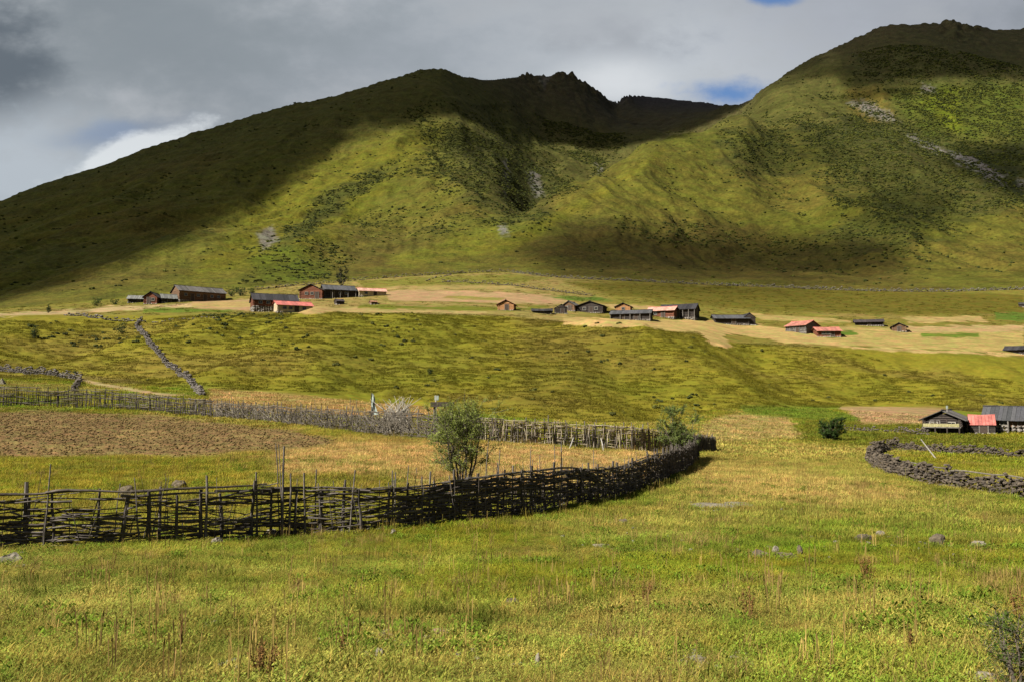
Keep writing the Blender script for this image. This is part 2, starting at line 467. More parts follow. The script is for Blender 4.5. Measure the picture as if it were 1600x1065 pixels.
# bank
bankm = sstep(0.98, 1.06, R2 / foot) * (1 - sstep(0.98, 1.01, R2 / crest))
bc = np.zeros(C.shape) + np.array((0.160, 0.148, 0.012))
bc = lay(bc, 0.8 * sstep(-0.1, 0.8, NZ2), (0.165, 0.135, 0.020))
bc = lay(bc, 0.5 * sstep(0.1, 0.9, -NZ2), (0.115, 0.128, 0.009))
bc = lay(bc, 0.25 * sstep(0.1, 0.8, NZ1), (0.105, 0.112, 0.008))
bc = lay(bc, 0.45 * polymask([(830, 505), (990, 520), (1010, 580), (900, 640), (780, 640), (800, 560)], 30, 20, 60, 260, NZ2), (0.100, 0.082, 0.012))
bc = lay(bc, 0.5 * polymask([(520, 490), (700, 492), (760, 560), (650, 620), (470, 610), (500, 540)], 30, 20, 60, 260, NZ2), (0.120, 0.128, 0.010))
bc *= np.array((0.86, 0.81, 0.95))
C = C * (1 - bankm[..., None]) + bc * bankm[..., None]
C = lay(C, bankm * polymask([(110, 583), (330, 608), (330, 616), (240, 608), (130, 590)], 3, 3, 60, 260) * 0.7, (0.150, 0.110, 0.035))
PATH = polymask([(118, 588), (150, 596), (250, 613), (300, 618), (250, 618), (140, 600)], 2, 1, 60, 160)
# terrace
terr = sstep(0.985, 1.0, R2 / crest) * (1 - sstep(0.99, 1.01, R2 / back))
tcx = np.zeros(C.shape) + np.array((0.122, 0.104, 0.018))
tcx = lay(tcx, sstep(0.0, 0.7, NZ2) * 0.7, (0.165, 0.125, 0.035))
tcx = lay(tcx, (1 - sstep(840, 980, PU)) * sstep(330, 520, PU) * 0.65, (0.200, 0.150, 0.050))
C = C * (1 - terr[..., None]) + tcx * terr[..., None]
LO, HI = 185, 360
field([(-50, 489), (0, 490), (100, 486), (200, 478), (400, 470), (400, 476), (200, 485), (100, 490), (0, 494), (-50, 495)], (0.26, 0.19, 0.09), 1.2, 3.0, LO, HI, stub=False)
PATH = np.maximum(PATH, polymask([(-50, 489), (0, 490), (100, 486), (190, 479), (200, 484), (100, 490), (0, 494), (-50, 495)], 1.2, 3.0, LO, HI))
field([(300, 470), (400, 468), (400, 486), (300, 484)], PINKTAN, 1.5, 3.0, LO, HI)
field([(225, 482), (300, 482), (380, 486), (300, 489), (225, 488)], (0.07, 0.10, 0.01), 1.5, 3.0, LO, HI, stub=False)
field([(300, 474), (400, 470), (395, 480), (300, 481)], TAN, 1.2, 2.0, LO, HI)
field([(610, 476), (700, 479), (780, 482), (780, 485), (650, 482)], PINKTAN, 1.2, 2.0, LO, HI)
field([(555, 452), (610, 446), (640, 447), (600, 456)], TAN, 1.2, 2.0, LO, HI)
field([(465, 480), (620, 481), (760, 485), (760, 490), (600, 489), (465, 489)], (0.225, 0.165, 0.062), 1.5, 3.0, LO, HI)
field([(600, 455), (660, 452), (760, 455), (860, 462), (895, 470), (870, 476), (720, 474), (610, 471)], PINKTAN, 1.5, 3.0, LO, HI)
field([(640, 446), (760, 446), (830, 452), (740, 452), (640, 452)], (0.20, 0.15, 0.05), 1.5, 3.0, LO, HI)
field([(560, 440), (640, 434), (800, 428), (860, 434), (790, 445), (640, 446), (570, 452)], (0.115, 0.105, 0.018), 1.5, 3.0, LO, HI, stub=False)
field([(850, 463), (930, 464), (960, 470), (900, 471)], (0.060, 0.095, 0.012), 1.2, 3.0, LO, HI, stub=False)
field([(880, 440), (1100, 446), (1600, 460), (1600, 490), (1420, 492), (1200, 486), (1090, 476), (960, 462)], (0.078, 0.066, 0.008), 3, 3, LO, HI, stub=False)
field([(560, 476), (700, 478), (840, 482), (850, 486), (700, 486), (560, 481)], (0.085, 0.090, 0.010), 1.2, 3.0, LO, HI, stub=False)
field([(880, 496), (1000, 500), (1110, 500), (1180, 506), (1330, 530), (1330, 542), (1260, 538), (1130, 521), (1010, 514), (1008, 524), (960, 520), (930, 509), (880, 506)], (0.265, 0.190, 0.068), 1.2, 3.0, LO, HI)
field([(1085, 510), (1140, 518), (1130, 526), (1146, 542), (1114, 540), (1095, 524)], (0.265, 0.190, 0.068), 1.2, 3.0, LO, HI)
field([(1300, 510), (1600, 512), (1600, 552), (1330, 540), (1290, 528)], (0.235, 0.178, 0.058), 2, 1.5, LO, HI)
field([(1410, 496), (1530, 494), (1545, 503), (1420, 504)], TAN, 1.2, 3.0, LO, HI)
field([(1408, 510), (1600, 508), (1600, 518), (1408, 520)], (0.25, 0.175, 0.075), 1.2, 3.0, LO, HI)
field([(1440, 521), (1530, 520), (1530, 526), (1440, 527)], (0.075, 0.105, 0.012), 1.2, 3.0, LO, HI, stub=False)
field([(1555, 488), (1620, 490), (1620, 501), (1555, 500)], (0.060, 0.095, 0.012), 1.2, 3.0, LO, HI, stub=False)
field([(930, 474), (1010, 478), (1090, 484), (1090, 488), (960, 482)], (0.24, 0.175, 0.065), 1.2, 2.0, LO, HI)
field([(1170, 490), (1330, 500), (1330, 505), (1190, 500)], (0.22, 0.165, 0.055), 1.2, 2.0, LO, HI)
field([(700, 462), (790, 466), (780, 470), (690, 466)], (0.15, 0.13, 0.03), 1.2, 2.0, LO, HI)
field([(600, 470), (780, 476), (860, 482), (860, 478), (720, 472)], (0.09, 0.085, 0.012), 1.0, 1.5, LO, HI, stub=False)
field([(1330, 541), (1600, 551), (1600, 556), (1330, 546)], (0.28, 0.20, 0.075), 1.0, 3.0, LO, HI, stub=False)
field([(1270, 520), (1330, 516), (1340, 522), (1300, 528)], (0.055, 0.09, 0.010), 1.0, 3.0, LO, HI, stub=False)
C = lay(C, terr * 0.5 * sstep(0.15, 0.6, fbm(GX / 9, GY / 2.0, 3, 63)) * (1 - 0.75 * STUB), (0.080, 0.072, 0.012))
# mountains
mt = sstep(0.99, 1.02, R2 / back)
mc = np.zeros(C.shape) + np.array((0.090, 0.084, 0.010))
mc = lay(mc, 0.65 * sstep(-0.1, 0.7, NZ3), (0.096, 0.074, 0.012))
mc = lay(mc, 0.45 * sstep(0.0, 0.7, NZ2), (0.058, 0.050, 0.007))
mc = lay(mc, 0.35 * sstep(0.1, 0.8, -NZ3 + 0.3 * NZ2), (0.060, 0.072, 0.005))
MLO = 330
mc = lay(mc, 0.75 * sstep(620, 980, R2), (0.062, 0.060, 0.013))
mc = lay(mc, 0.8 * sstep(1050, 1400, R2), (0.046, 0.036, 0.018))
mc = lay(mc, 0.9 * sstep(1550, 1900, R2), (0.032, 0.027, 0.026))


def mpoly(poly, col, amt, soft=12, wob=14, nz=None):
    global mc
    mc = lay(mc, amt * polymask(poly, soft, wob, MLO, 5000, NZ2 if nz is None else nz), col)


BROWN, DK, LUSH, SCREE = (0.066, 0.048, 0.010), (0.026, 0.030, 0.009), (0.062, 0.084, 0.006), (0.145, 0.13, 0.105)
mpoly([(300, 430), (420, 300), (560, 225), (690, 190), (720, 200), (640, 260), (480, 400)], (0.105, 0.098, 0.006), 0.6, 20, 14)
mpoly([(780, 390), (900, 340), (1100, 345), (1300, 375), (1420, 400), (1400, 430), (1200, 440), (900, 430)], BROWN, 0.7, 24, 18)
mpoly([(560, 380), (700, 360), (720, 400), (600, 420), (520, 430)], BROWN, 0.5, 18, 14)
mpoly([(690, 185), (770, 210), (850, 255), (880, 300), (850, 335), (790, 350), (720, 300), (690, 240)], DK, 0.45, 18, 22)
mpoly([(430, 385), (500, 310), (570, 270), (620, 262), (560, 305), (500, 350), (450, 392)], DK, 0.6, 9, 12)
mpoly([(395, 400), (470, 378), (520, 420), (480, 445), (400, 440)], LUSH, 0.6, 14, 12)
mpoly([(600, 400), (720, 365), (790, 355), (800, 365), (740, 395), (640, 415)], (0.115, 0.115, 0.010), 0.6, 8, 10)
mpoly([(720, 395), (800, 370), (900, 318), (1040, 232), (1000, 270), (880, 345), (800, 395)], (0.118, 0.110, 0.009), 0.6, 6, 6)
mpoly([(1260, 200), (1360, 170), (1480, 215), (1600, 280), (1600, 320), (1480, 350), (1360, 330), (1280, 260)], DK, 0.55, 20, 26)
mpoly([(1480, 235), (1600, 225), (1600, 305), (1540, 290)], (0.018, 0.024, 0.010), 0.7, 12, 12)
mpoly([(1400, 150), (1480, 130), (1600, 130), (1600, 215), (1480, 215), (1420, 190)], LUSH, 0.55, 14, 18)
mpoly([(1440, 150), (1500, 140), (1500, 215), (1470, 200)], (0.115, 0.130, 0.006), 0.6, 8, 12)
mpoly([(1320, 140), (1380, 135), (1395, 185), (1360, 195), (1330, 170)], (0.135, 0.095, 0.014), 0.5, 8, 12)
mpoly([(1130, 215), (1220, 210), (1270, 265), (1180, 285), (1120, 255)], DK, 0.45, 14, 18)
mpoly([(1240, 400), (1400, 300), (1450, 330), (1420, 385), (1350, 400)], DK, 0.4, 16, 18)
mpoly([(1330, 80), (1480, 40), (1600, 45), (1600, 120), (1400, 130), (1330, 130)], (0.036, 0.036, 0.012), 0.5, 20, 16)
for sp, a_ in (([(1325, 160), (1350, 158), (1385, 175), (1405, 192), (1370, 185)], 0.8), ([(1420, 212), (1450, 222), (1480, 238), (1470, 242), (1430, 224)], 0.9),
               ([(1480, 236), (1520, 246), (1570, 275), (1572, 290), (1530, 272), (1490, 250)], 0.9), ([(1590, 280), (1602, 282), (1602, 292), (1590, 292)], 0.8),
               ([(780, 355), (790, 350), (796, 366), (784, 368)], 0.8), ([(785, 255), (792, 250), (797, 285), (790, 305)], 0.6), ([(822, 270), (840, 265), (850, 305), (835, 310)], 0.6),
               ([(402, 365), (425, 355), (435, 375), (410, 392)], 0.7), ([(840, 117), (862, 115), (850, 140)], 0.4), ([(1440, 135), (1462, 138), (1460, 148), (1440, 144)], 0.7),
               ([(930, 255), (940, 262), (938, 272)], 0.8)):
    mpoly(sp, SCREE, a_, 3.5, 5.0, NZ1)
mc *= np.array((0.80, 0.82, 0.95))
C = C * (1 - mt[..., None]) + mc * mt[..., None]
C = lay(C, PATH, (0.24, 0.175, 0.085))
# small brown track along the foot of the bank and other cut earth edges
edge = np.exp(-((R2 / foot - 1.012) / 0.012) ** 2) * sstep(-0.15, 0.35, NZ2) * (R2 < 200)
C = lay(C, edge * 0.55, (0.060, 0.042, 0.014))
# clods of the ploughed field
PL = PLOUGH
rowy = GY + 0.15 * GX
H = H + PL * (0.09 * fbm(GX / 0.9, GY / 0.9, 3, 61) + 0.03 * np.sin(rowy * 2 * math.pi / 1.3))
C = lay(C, PL, SOIL)
C = lay(C, PL * 0.45 * sstep(0.1, 0.8, NZ1), (0.185, 0.132, 0.045))
C = lay(C, PL * 0.5 * sstep(0.1, 0.6, NZF), (0.085, 0.055, 0.026))
H = H + STUB * 0.02 * NZF
# general small variation
var = np.clip(1 + 0.16 * NZ1 + 0.10 * NZF, 0.5, 1.6)
C = np.clip(C * 0.76 * var[..., None], 0.002, 0.6)


def cover(x, y):
    th = np.arctan2(x, y); r = np.hypot(x, y)
    a = np.clip(np.round(theta_index(th)), 0, NT_ - 1).astype(int); b = np.clip(np.round(np.interp(r, RR, np.arange(NR))), 0, NR - 1).astype(int)
    return C[a, b], PL[a, b], STUB[a, b], (R2 / foot)[a, b], PATH[a, b]


# ------------------------------------------------------------------ materials for the land
def new_mat(name):
    m = bpy.data.materials.new(name)
    m.use_nodes = True
    return m, NT(m.node_tree)


def finish(m, n, color, rough=0.9, spec=0.1, normal=None, **kw):
    b = n.n('ShaderNodeBsdfPrincipled')
    n.put(b.inputs['Base Color'], color)
    n.put(b.inputs['Roughness'], rough)
    b.inputs['Specular IOR Level'].default_value = spec
    if normal is not None:
        n.put(b.inputs['Normal'], normal)
    for k, v in kw.items():
        n.put(b.inputs[k], v)
    o = n.n('ShaderNodeOutputMaterial')
    n.put(o.inputs[0], b.outputs[0])
    return m


def land_material(name, fine, mid, amp, bump_d, stretch=(1, 1, 1), hue_k=1.0):
    m, n = new_mat(name)
    pos = n.n('ShaderNodeNewGeometry').outputs['Position']
    p = n.scale(pos, stretch)
    a = n.n('ShaderNodeAttribute', attribute_name='cover').outputs['Color']
    f = n.noise(p, fine, 5.0, 0.65)
    g = n.noise(p, mid, 5.0, 0.6)
    k = n.math('ADD', n.math('MULTIPLY', f, 0.6), n.math('MULTIPLY', g, 0.4))
    k = n.ramp(k, 0.30, 0.70, 1 - amp, 1 + amp)
    hue = n.mix(n.ramp(n.noise(p, mid * 1.7, 3.0), 0.35, 0.65), tuple(1 + hue_k * q for q in (-0.12, 0.06, -0.1)), tuple(1 + hue_k * q for q in (0.14, -0.04, 0.1)))
    col = n.n('ShaderNodeVectorMath', operation='SCALE')
    n.put(col.inputs[0], n.vmath('MULTIPLY', a, hue)); n.put(col.inputs[3], k)
    bmp = n.n('ShaderNodeBump')
    bmp.inputs['Strength'].default_value = 1.0
    bmp.inputs['Distance'].default_value = bump_d
    n.put(bmp.inputs['Height'], n.math('ADD', f, g))
    return finish(m, n, col.outputs[0], 0.95, 0.05, bmp.outputs[0])


M_MEADOW = land_material('meadow_turf', 9.0, 1.6, 0.35, 0.05)
M_BANK = land_material('bank_turf', 1.8, 0.5, 0.20, 0.22, (0.5, 1.1, 2.0), 0.35)
M_FIELD = land_material('stubble', 1.6, 0.35, 0.26, 0.10, (0.6, 1.6, 1))
M_SOIL = land_material('ploughed_soil', 5.0, 1.1, 0.40, 0.16, (0.8, 1.1, 1))
M_MOUNT = land_material('mountain_turf', 0.55, 0.07, 0.50, 0.8, (1, 1, 1), 0.45)

# ------------------------------------------------------------------ terrain meshes (one height field, cut where the land changes its kind)
VX = np.stack([GX, GY, H], -1).reshape(-1, 3).astype(np.float32)
gap_shade = near * (1 - sstep(20, 34, R2)) * 0.55          # ground colour darkened and browned to stand for shade between the near blades
CC = np.concatenate([lay(C, gap_shade, (0.062, 0.052, 0.016)), np.ones(H.shape + (1,))], -1).reshape(-1, 4).astype(np.float32)
du = np.stack([GX, GY, H], -1)
ta = np.gradient(du, axis=0); tb = np.gradient(du, axis=1)
NRM = np.cross(tb, ta); NRM /= np.linalg.norm(NRM, axis=-1, keepdims=True) + 1e-12
NRM[NRM[..., 2] < 0] *= -1
NRM = NRM.reshape(-1, 3).astype(np.float32)
ii, jj = np.meshgrid(np.arange(NT_ - 1), np.arange(NR - 1), indexing='ij')
v00 = ii * NR + jj; v10 = (ii + 1) * NR + jj; v11 = (ii + 1) * NR + jj + 1; v01 = ii * NR + jj + 1
QUADS = np.stack([v00, v10, v11, v01], -1).reshape(-1, 4)
cen = lambda A: (0.25 * (A[:-1, :-1] + A[1:, :-1] + A[1:, 1:] + A[:-1, 1:])).reshape(-1)
rf = cen(R2 / foot); rc = cen(R2 / crest); rb = cen(R2 / back); pu = cen(PU); rad = cen(R2)
r9 = cen(R2 / Rn[9][:, None])
cls = np.zeros(len(QUADS), int)                       # 0 meadow
cls[(rf > 1.0)] = 3                                    # bank
cls[(rc > 0.995)] = 6                                  # terrace
cls[(rb > 1.0)] = 4                                    # mountain
cls[(rb > 1.0) & (pu > 760) & ((r9 < 1.03) | (pu > 1176))] = 5
cls[(rb > 1.0) & (pu > 955) & (pu <= 1176) & (rad > 1550)] = 7
inf = cls != 4
cls[(cen(PL) > 0.5)] = 1
cls[(cen(STUB) > 0.5) & (rb < 1.0)] = 2
cls[(cen(PATH) > 0.5)] = 8


def tag(o, label=None, cat=None, group=None, kind=None):
    if label: o['label'] = label
    if cat: o['category'] = cat
    if group: o['group'] = group
    if kind: o['kind'] = kind
    return o


def land_mesh(name, k, mat, label, cat):
    q = QUADS[cls == k]
    used, inv = np.unique(q.reshape(-1), return_inverse=True)
    me = bpy.data.meshes.new(name)
    me.vertices.add(len(used)); me.vertices.foreach_set('co', VX[used].reshape(-1))
    me.loops.add(len(inv)); me.loops.foreach_set('vertex_index', inv.astype(np.int32))
    me.polygons.add(len(q)); me.polygons.foreach_set('loop_start', np.arange(len(q), dtype=np.int32) * 4)
    me.polygons.foreach_set('loop_total', np.full(len(q), 4, np.int32))
    me.polygons.foreach_set('use_smooth', np.ones(len(q), bool))
    at = me.attributes.new('cover', 'FLOAT_COLOR', 'POINT')
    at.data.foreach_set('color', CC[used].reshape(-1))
    me.update(calc_edges=True)
    me.normals_split_custom_set_from_vertices(NRM[used])
    me.materials.append(mat)
    o = bpy.data.objects.new(name, me)
    COL.objects.link(o)
    return tag(o, label, cat, kind='structure')


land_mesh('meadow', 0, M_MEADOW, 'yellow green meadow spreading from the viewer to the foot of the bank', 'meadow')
land_mesh('ploughed_field', 1, M_SOIL, 'brown ploughed field behind the near woven fence', 'field')
land_mesh('stubble_field', 2, M_FIELD, 'tan harvested plots on the terrace and below the bank', 'field')
land_mesh('grassy_bank', 3, M_BANK, 'steep grassy bank with cattle terraces below the village', 'bank')
land_mesh('village_terrace', 6, M_FIELD, 'gently sloping grassy terrace that carries the village', 'terrace')
land_mesh('mountain', 4, M_MOUNT, 'long green mountain with cloud shadow on its left flank', 'mountain')
land_mesh('mountain', 5, M_MOUNT, 'tall rounded green mountain rising on the right', 'mountain')
land_mesh('mountain', 7, M_MOUNT, 'distant dark ridge in the saddle between the two mountains', 'mountain')
land_mesh('footpath', 8, M_FIELD, 'pale earth track along the terrace edge and the foot of the bank', 'path')
# the patch right under the camera, inside the first ring
me = bpy.data.meshes.new('camera_ground')
ring = [tuple(VX[i * NR]) for i in range(0, NT_ - 1, 8)]
me.from_pydata(ring + [(0, 0, 2.15)], [], [(i, (i + 1) % len(ring), len(ring)) for i in range(len(ring))])
me.materials.append(M_MEADOW)
at = me.attributes.new('cover', 'FLOAT_COLOR', 'POINT')
at.data.foreach_set('color', np.tile(np.array(GREEN + (1.0,), np.float32), len(ring) + 1))
o = bpy.data.objects.new('ground', me); COL.objects.link(o)
tag(o, 'small patch of turf where the viewer stands', 'ground', kind='structure')

# ------------------------------------------------------------------ clouds out of view on the left, shaped to cast the mountain shadows
ZC = 1050.0
STEP = 9.0
xs = np.arange(-1750, 420, STEP); ys = np.arange(-620, 1900, STEP)
CX, CY = np.meshgrid(xs, ys, indexing='ij')
FU = np.full(CX.size, -9999.0); FV = np.full(CX.size, 9999.0); FRD = np.zeros(CX.size)
act = np.arange(CX.size); px_, py_ = CX.ravel(), CY.ravel(); gap0 = np.full(CX.size, 1e6)
for t in np.arange(480, 1640, 10.0):
    x = px_[act] - SUN[0] * t; y = py_[act] - SUN[1] * t; z = ZC - SUN[2] * t
    gap = z - ground(x, y)
    new = gap <= 0
    if new.any():
        a_n = act[new]
        f = gap0[a_n] / (gap0[a_n] - gap[new] + 1e-9)
        tt = t - 10.0 * (1 - np.clip(f, 0, 1))
        x = px_[a_n] - SUN[0] * tt; y = py_[a_n] - SUN[1] * tt
        u, v = to_pix(x, y, ground(x, y))
        FU[a_n] = np.where(y > 5, u, -9999); FV[a_n] = v; FRD[a_n] = np.hypot(x, y)
    gap0[act] = gap
    act = act[~new]
FU = FU.reshape(CX.shape); FV = FV.reshape(CX.shape); FRD = FRD.reshape(CX.shape)
NZC = fbm(CX / 110, CY / 110, 4, 71)
sh = lambda poly, soft, wob, amt: amt * polymask(poly, soft, wob, 250, 6000, NZC, FU, FV, FRD)
DENS = np.zeros(CX.shape)
for m_ in (sh([(-1500, 560), (-300, 520), (0, 474), (110, 448), (200, 408), (290, 368), (365, 340), (420, 310), (470, 272), (530, 228), (600, 202), (660, 190), (720, 182), (770, 206), (800, 222), (870, 226), (930, 232), (1000, 224),
               (1060, 212), (1150, 176), (1172, 162), (1172, -200), (300, -300), (-1500, -300)], 6, 8, 0.90),
           sh([(1180, 160), (1240, 122), (1300, 104), (1330, 150), (1380, 142), (1440, 128), (1520, 122), (1620, 128), (1900, 150), (1900, -300), (1180, -300)], 22, 20, 0.78),
           sh([(1470, 250), (1500, 232), (1600, 228), (1700, 230), (1700, 320), (1560, 300)], 14, 10, 0.7),
           sh([(790, 388), (860, 360), (1000, 350), (1150, 356), (1300, 366), (1400, 380), (1400, 425), (1250, 440), (1000, 440), (860, 425)], 30, 16, 0.72),
           sh([(1300, 330), (1400, 290), (1480, 310), (1470, 360), (1380, 370)], 22, 14, 0.45),
           sh([(1180, 215), (1300, 205), (1330, 250), (1250, 285), (1150, 270)], 22, 14, 0.35),
           sh([(640, 210), (700, 196), (770, 214), (850, 235), (830, 250), (740, 240)], 14, 10, 0.4)):
    DENS = np.maximum(DENS, m_)
lit = polymask([(540, 205), (575, 192), (600, 190), (585, 206), (555, 216)], 10, 6, 250, 6000, NZC, FU, FV, FRD)
DENS *= 1 - 0.5 * lit
DENS[[0, -1], :] = 0; DENS[:, [0, -1]] = 0
mC, nC = new_mat('cloud_vapour')
dA = nC.n('ShaderNodeAttribute', attribute_name='vapour').outputs['Fac']
tr = nC.n('ShaderNodeBsdfTransparent'); df = nC.n('ShaderNodeBsdfDiffuse'); df.inputs[0].default_value = (0.9, 0.9, 0.92, 1)
mx = nC.n('ShaderNodeMixShader')
nC.put(mx.inputs[0], dA); nC.put(mx.inputs[1], tr.outputs[0]); nC.put(mx.inputs[2], df.outputs[0])
nC.put(nC.n('ShaderNodeOutputMaterial').inputs[0], mx.outputs[0])
keep = DENS > 0.015
idx = -np.ones(DENS.shape, int)
# vertices used by cells that hold some cloud
cell = keep[:-1, :-1] | keep[1:, :-1] | keep[1:, 1:] | keep[:-1, 1:]
vm = np.zeros(DENS.shape, bool)
vm[:-1, :-1] |= cell; vm[1:, :-1] |= cell; vm[1:, 1:] |= cell; vm[:-1, 1:] |= cell
idx[vm] = np.arange(vm.sum()); nv = int(vm.sum())
lump = 1 + 0.5 * fbm(CX / 90, CY / 90, 2, 77)
thick = 14 * np.sqrt(np.clip(DENS, 0, 1)) * np.clip(lump, 0.3, 2)
low = np.stack([CX, CY, ZC - 0.45 * thick], -1)[vm]; upp = np.stack([CX, CY, ZC + 0.55 * thick + 0.02], -1)[vm]
ci, cj = np.nonzero(cell)
q = np.stack([idx[ci, cj], idx[ci + 1, cj], idx[ci + 1, cj + 1], idx[ci, cj + 1]], -1)
me = bpy.data.meshes.new('clouds')
me.from_pydata(np.concatenate([low, upp]).tolist(), [], np.concatenate([q[:, ::-1], q + nv]).tolist())
me.polygons.foreach_set('use_smooth', np.ones(len(me.polygons), bool))
dd = 1 - np.sqrt(np.clip(1 - DENS, 0, 1))
at = me.attributes.new('vapour', 'FLOAT', 'POINT'); at.data.foreach_set('value', np.concatenate([dd[vm], dd[vm]]).astype(np.float32))
me.materials.append(mC)
o = bpy.data.objects.new('clouds', me); COL.objects.link(o)
tag(o, 'unseen broken clouds shaped to shade the mountain slopes', 'clouds', kind='stuff')
# ------------------------------------------------------------------ mesh helpers
class MB:
    def __init__(self):
        self.v = []; self.f = []

    def add(self, verts, faces):
        b = len(self.v)
        self.v.extend([tuple(float(c_) for c_ in p) for p in verts])
        self.f.extend([tuple(i + b for i in f) for f in faces])

    def box(self, c_, s, M=None):
        x, y, z = c_; a, b, d = s[0] / 2, s[1] / 2, s[2] / 2
        p = np.array([(-a, -b, -d), (a, -b, -d), (a, b, -d), (-a, b, -d), (-a, -b, d), (a, -b, d), (a, b, d), (-a, b, d)])
        if M is not None:
            p = p @ np.array(M).T
        self.add(p + np.array((x, y, z)), [(0, 3, 2, 1), (4, 5, 6, 7), (0, 1, 5, 4), (1, 2, 6, 5), (2, 3, 7, 6), (3, 0, 4, 7)])

    def tube(self, pts, rads, sides=5):
        pts = np.asarray(pts, float); n = len(pts)
        rads = np.broadcast_to(np.asarray(rads, float), (n,))
        tg = np.gradient(pts, axis=0); tg /= np.linalg.norm(tg, axis=1, keepdims=True) + 1e-9
        ref = np.array((0, 0, 1.0)) if abs(tg[0][2]) < 0.8 else np.array((1.0, 0, 0))
        vs = []
        for i in range(n):
            a = np.cross(tg[i], ref); a /= np.linalg.norm(a) + 1e-9
            b = np.cross(a, tg[i])
            for k in range(sides):
                an = 2 * math.pi * k / sides
                vs.append(pts[i] + rads[i] * (math.cos(an) * a + math.sin(an) * b))
        fs = []
        for i in range(n - 1):
            for k in range(sides):
                k2 = (k + 1) % sides
                fs.append((i * sides + k, i * sides + k2, (i + 1) * sides + k2, (i + 1) * sides + k))
        fs.append(tuple(range(sides))[::-1]); fs.append(tuple((n - 1) * sides + k for k in range(sides)))
        self.add(vs, fs)

    def build(self, name, mat, parent=None, smooth=False):
        me = bpy.data.meshes.new(name)
        me.from_pydata(self.v, [], self.f)
        if smooth:
            me.polygons.foreach_set('use_smooth', np.ones(len(me.polygons), bool))
        me.materials.append(mat)
        o = bpy.data.objects.new(name, me)
        COL.objects.link(o)
        if parent is not None:
            o.parent = parent
        return o


def empty(name, loc, rz=0.0):
    o = bpy.data.objects.new(name, None)
    o.location = tuple(float(c_) for c_ in loc); o.rotation_euler = (0, 0, rz)
    o.empty_display_size = 0.3
    COL.objects.link(o)
    return o


def gz(x, y):
    return float(ground(np.array([float(x)]), np.array([float(y)]))[0])


ICO_V = []
_p = (1 + 5 ** 0.5) / 2
for a_, b_ in ((-1, _p), (1, _p), (-1, -_p), (1, -_p)):
    ICO_V.append((a_, b_, 0))
for a_, b_ in ((-1, _p), (1, _p), (-1, -_p), (1, -_p)):
    ICO_V.append((0, a_, b_))
for a_, b_ in ((_p, -1), (_p, 1), (-_p, -1), (-_p, 1)):
    ICO_V.append((a_, 0, b_))
ICO_V = np.array(ICO_V) / math.sqrt(1 + _p * _p)
ICO_F = [(0, 11, 5), (0, 5, 1), (0, 1, 7), (0, 7, 10), (0, 10, 11), (1, 5, 9), (5, 11, 4), (11, 10, 2), (10, 7, 6), (7, 1, 8), (3, 9, 4), (3, 4, 2), (3, 2, 6), (3, 6, 8), (3, 8, 9), (4, 9, 5), (2, 4, 11), (6, 2, 10), (8, 6, 7), (9, 8, 1)]


def ico(level):
    v = [tuple(p) for p in ICO_V]; f = list(ICO_F)
    for _ in range(level):
        mid = {}; nf = []

        def m(a, b):
            k = (min(a, b), max(a, b))
            if k not in mid:
                q = (np.array(v[a]) + np.array(v[b])); q /= np.linalg.norm(q)
                mid[k] = len(v); v.append(tuple(q))
            return mid[k]
        for a, b, c_ in f:
            x, y, z = m(a, b), m(b, c_), m(c_, a)
            nf += [(a, x, z), (b, y, x), (c_, z, y), (x, y, z)]
        f = nf
    return np.array(v), f


ICO0, ICO1, ICO2 = ico(0), ico(1), ico(2)


def stone(mb, c_, s, level=1, rough=0.28, flat=None):
    """an angular stone: a ball cut by random planes"""
    V, F = (ICO0, ICO1, ICO2)[level]
    V = V.copy()
    for _ in range(7):
        n_ = rng.normal(size=3); n_ /= np.linalg.norm(n_)
        d = rng.uniform(0.45, 0.85)
        k = V @ n_
        V = V - np.maximum(k - d, 0)[:, None] * n_
    V = V * (1 + rough * 0.35 * rng.normal(size=(len(V), 1)) * (0.5 if level else 0.3))
    a = rng.uniform(0, 2 * math.pi); ca, sa = math.cos(a), math.sin(a)
    V = V * np.array(s)
    V = np.stack([V[:, 0] * ca - V[:, 1] * sa, V[:, 0] * sa + V[:, 1] * ca, V[:, 2]], -1)
    mb.add(V + np.array(c_), F)


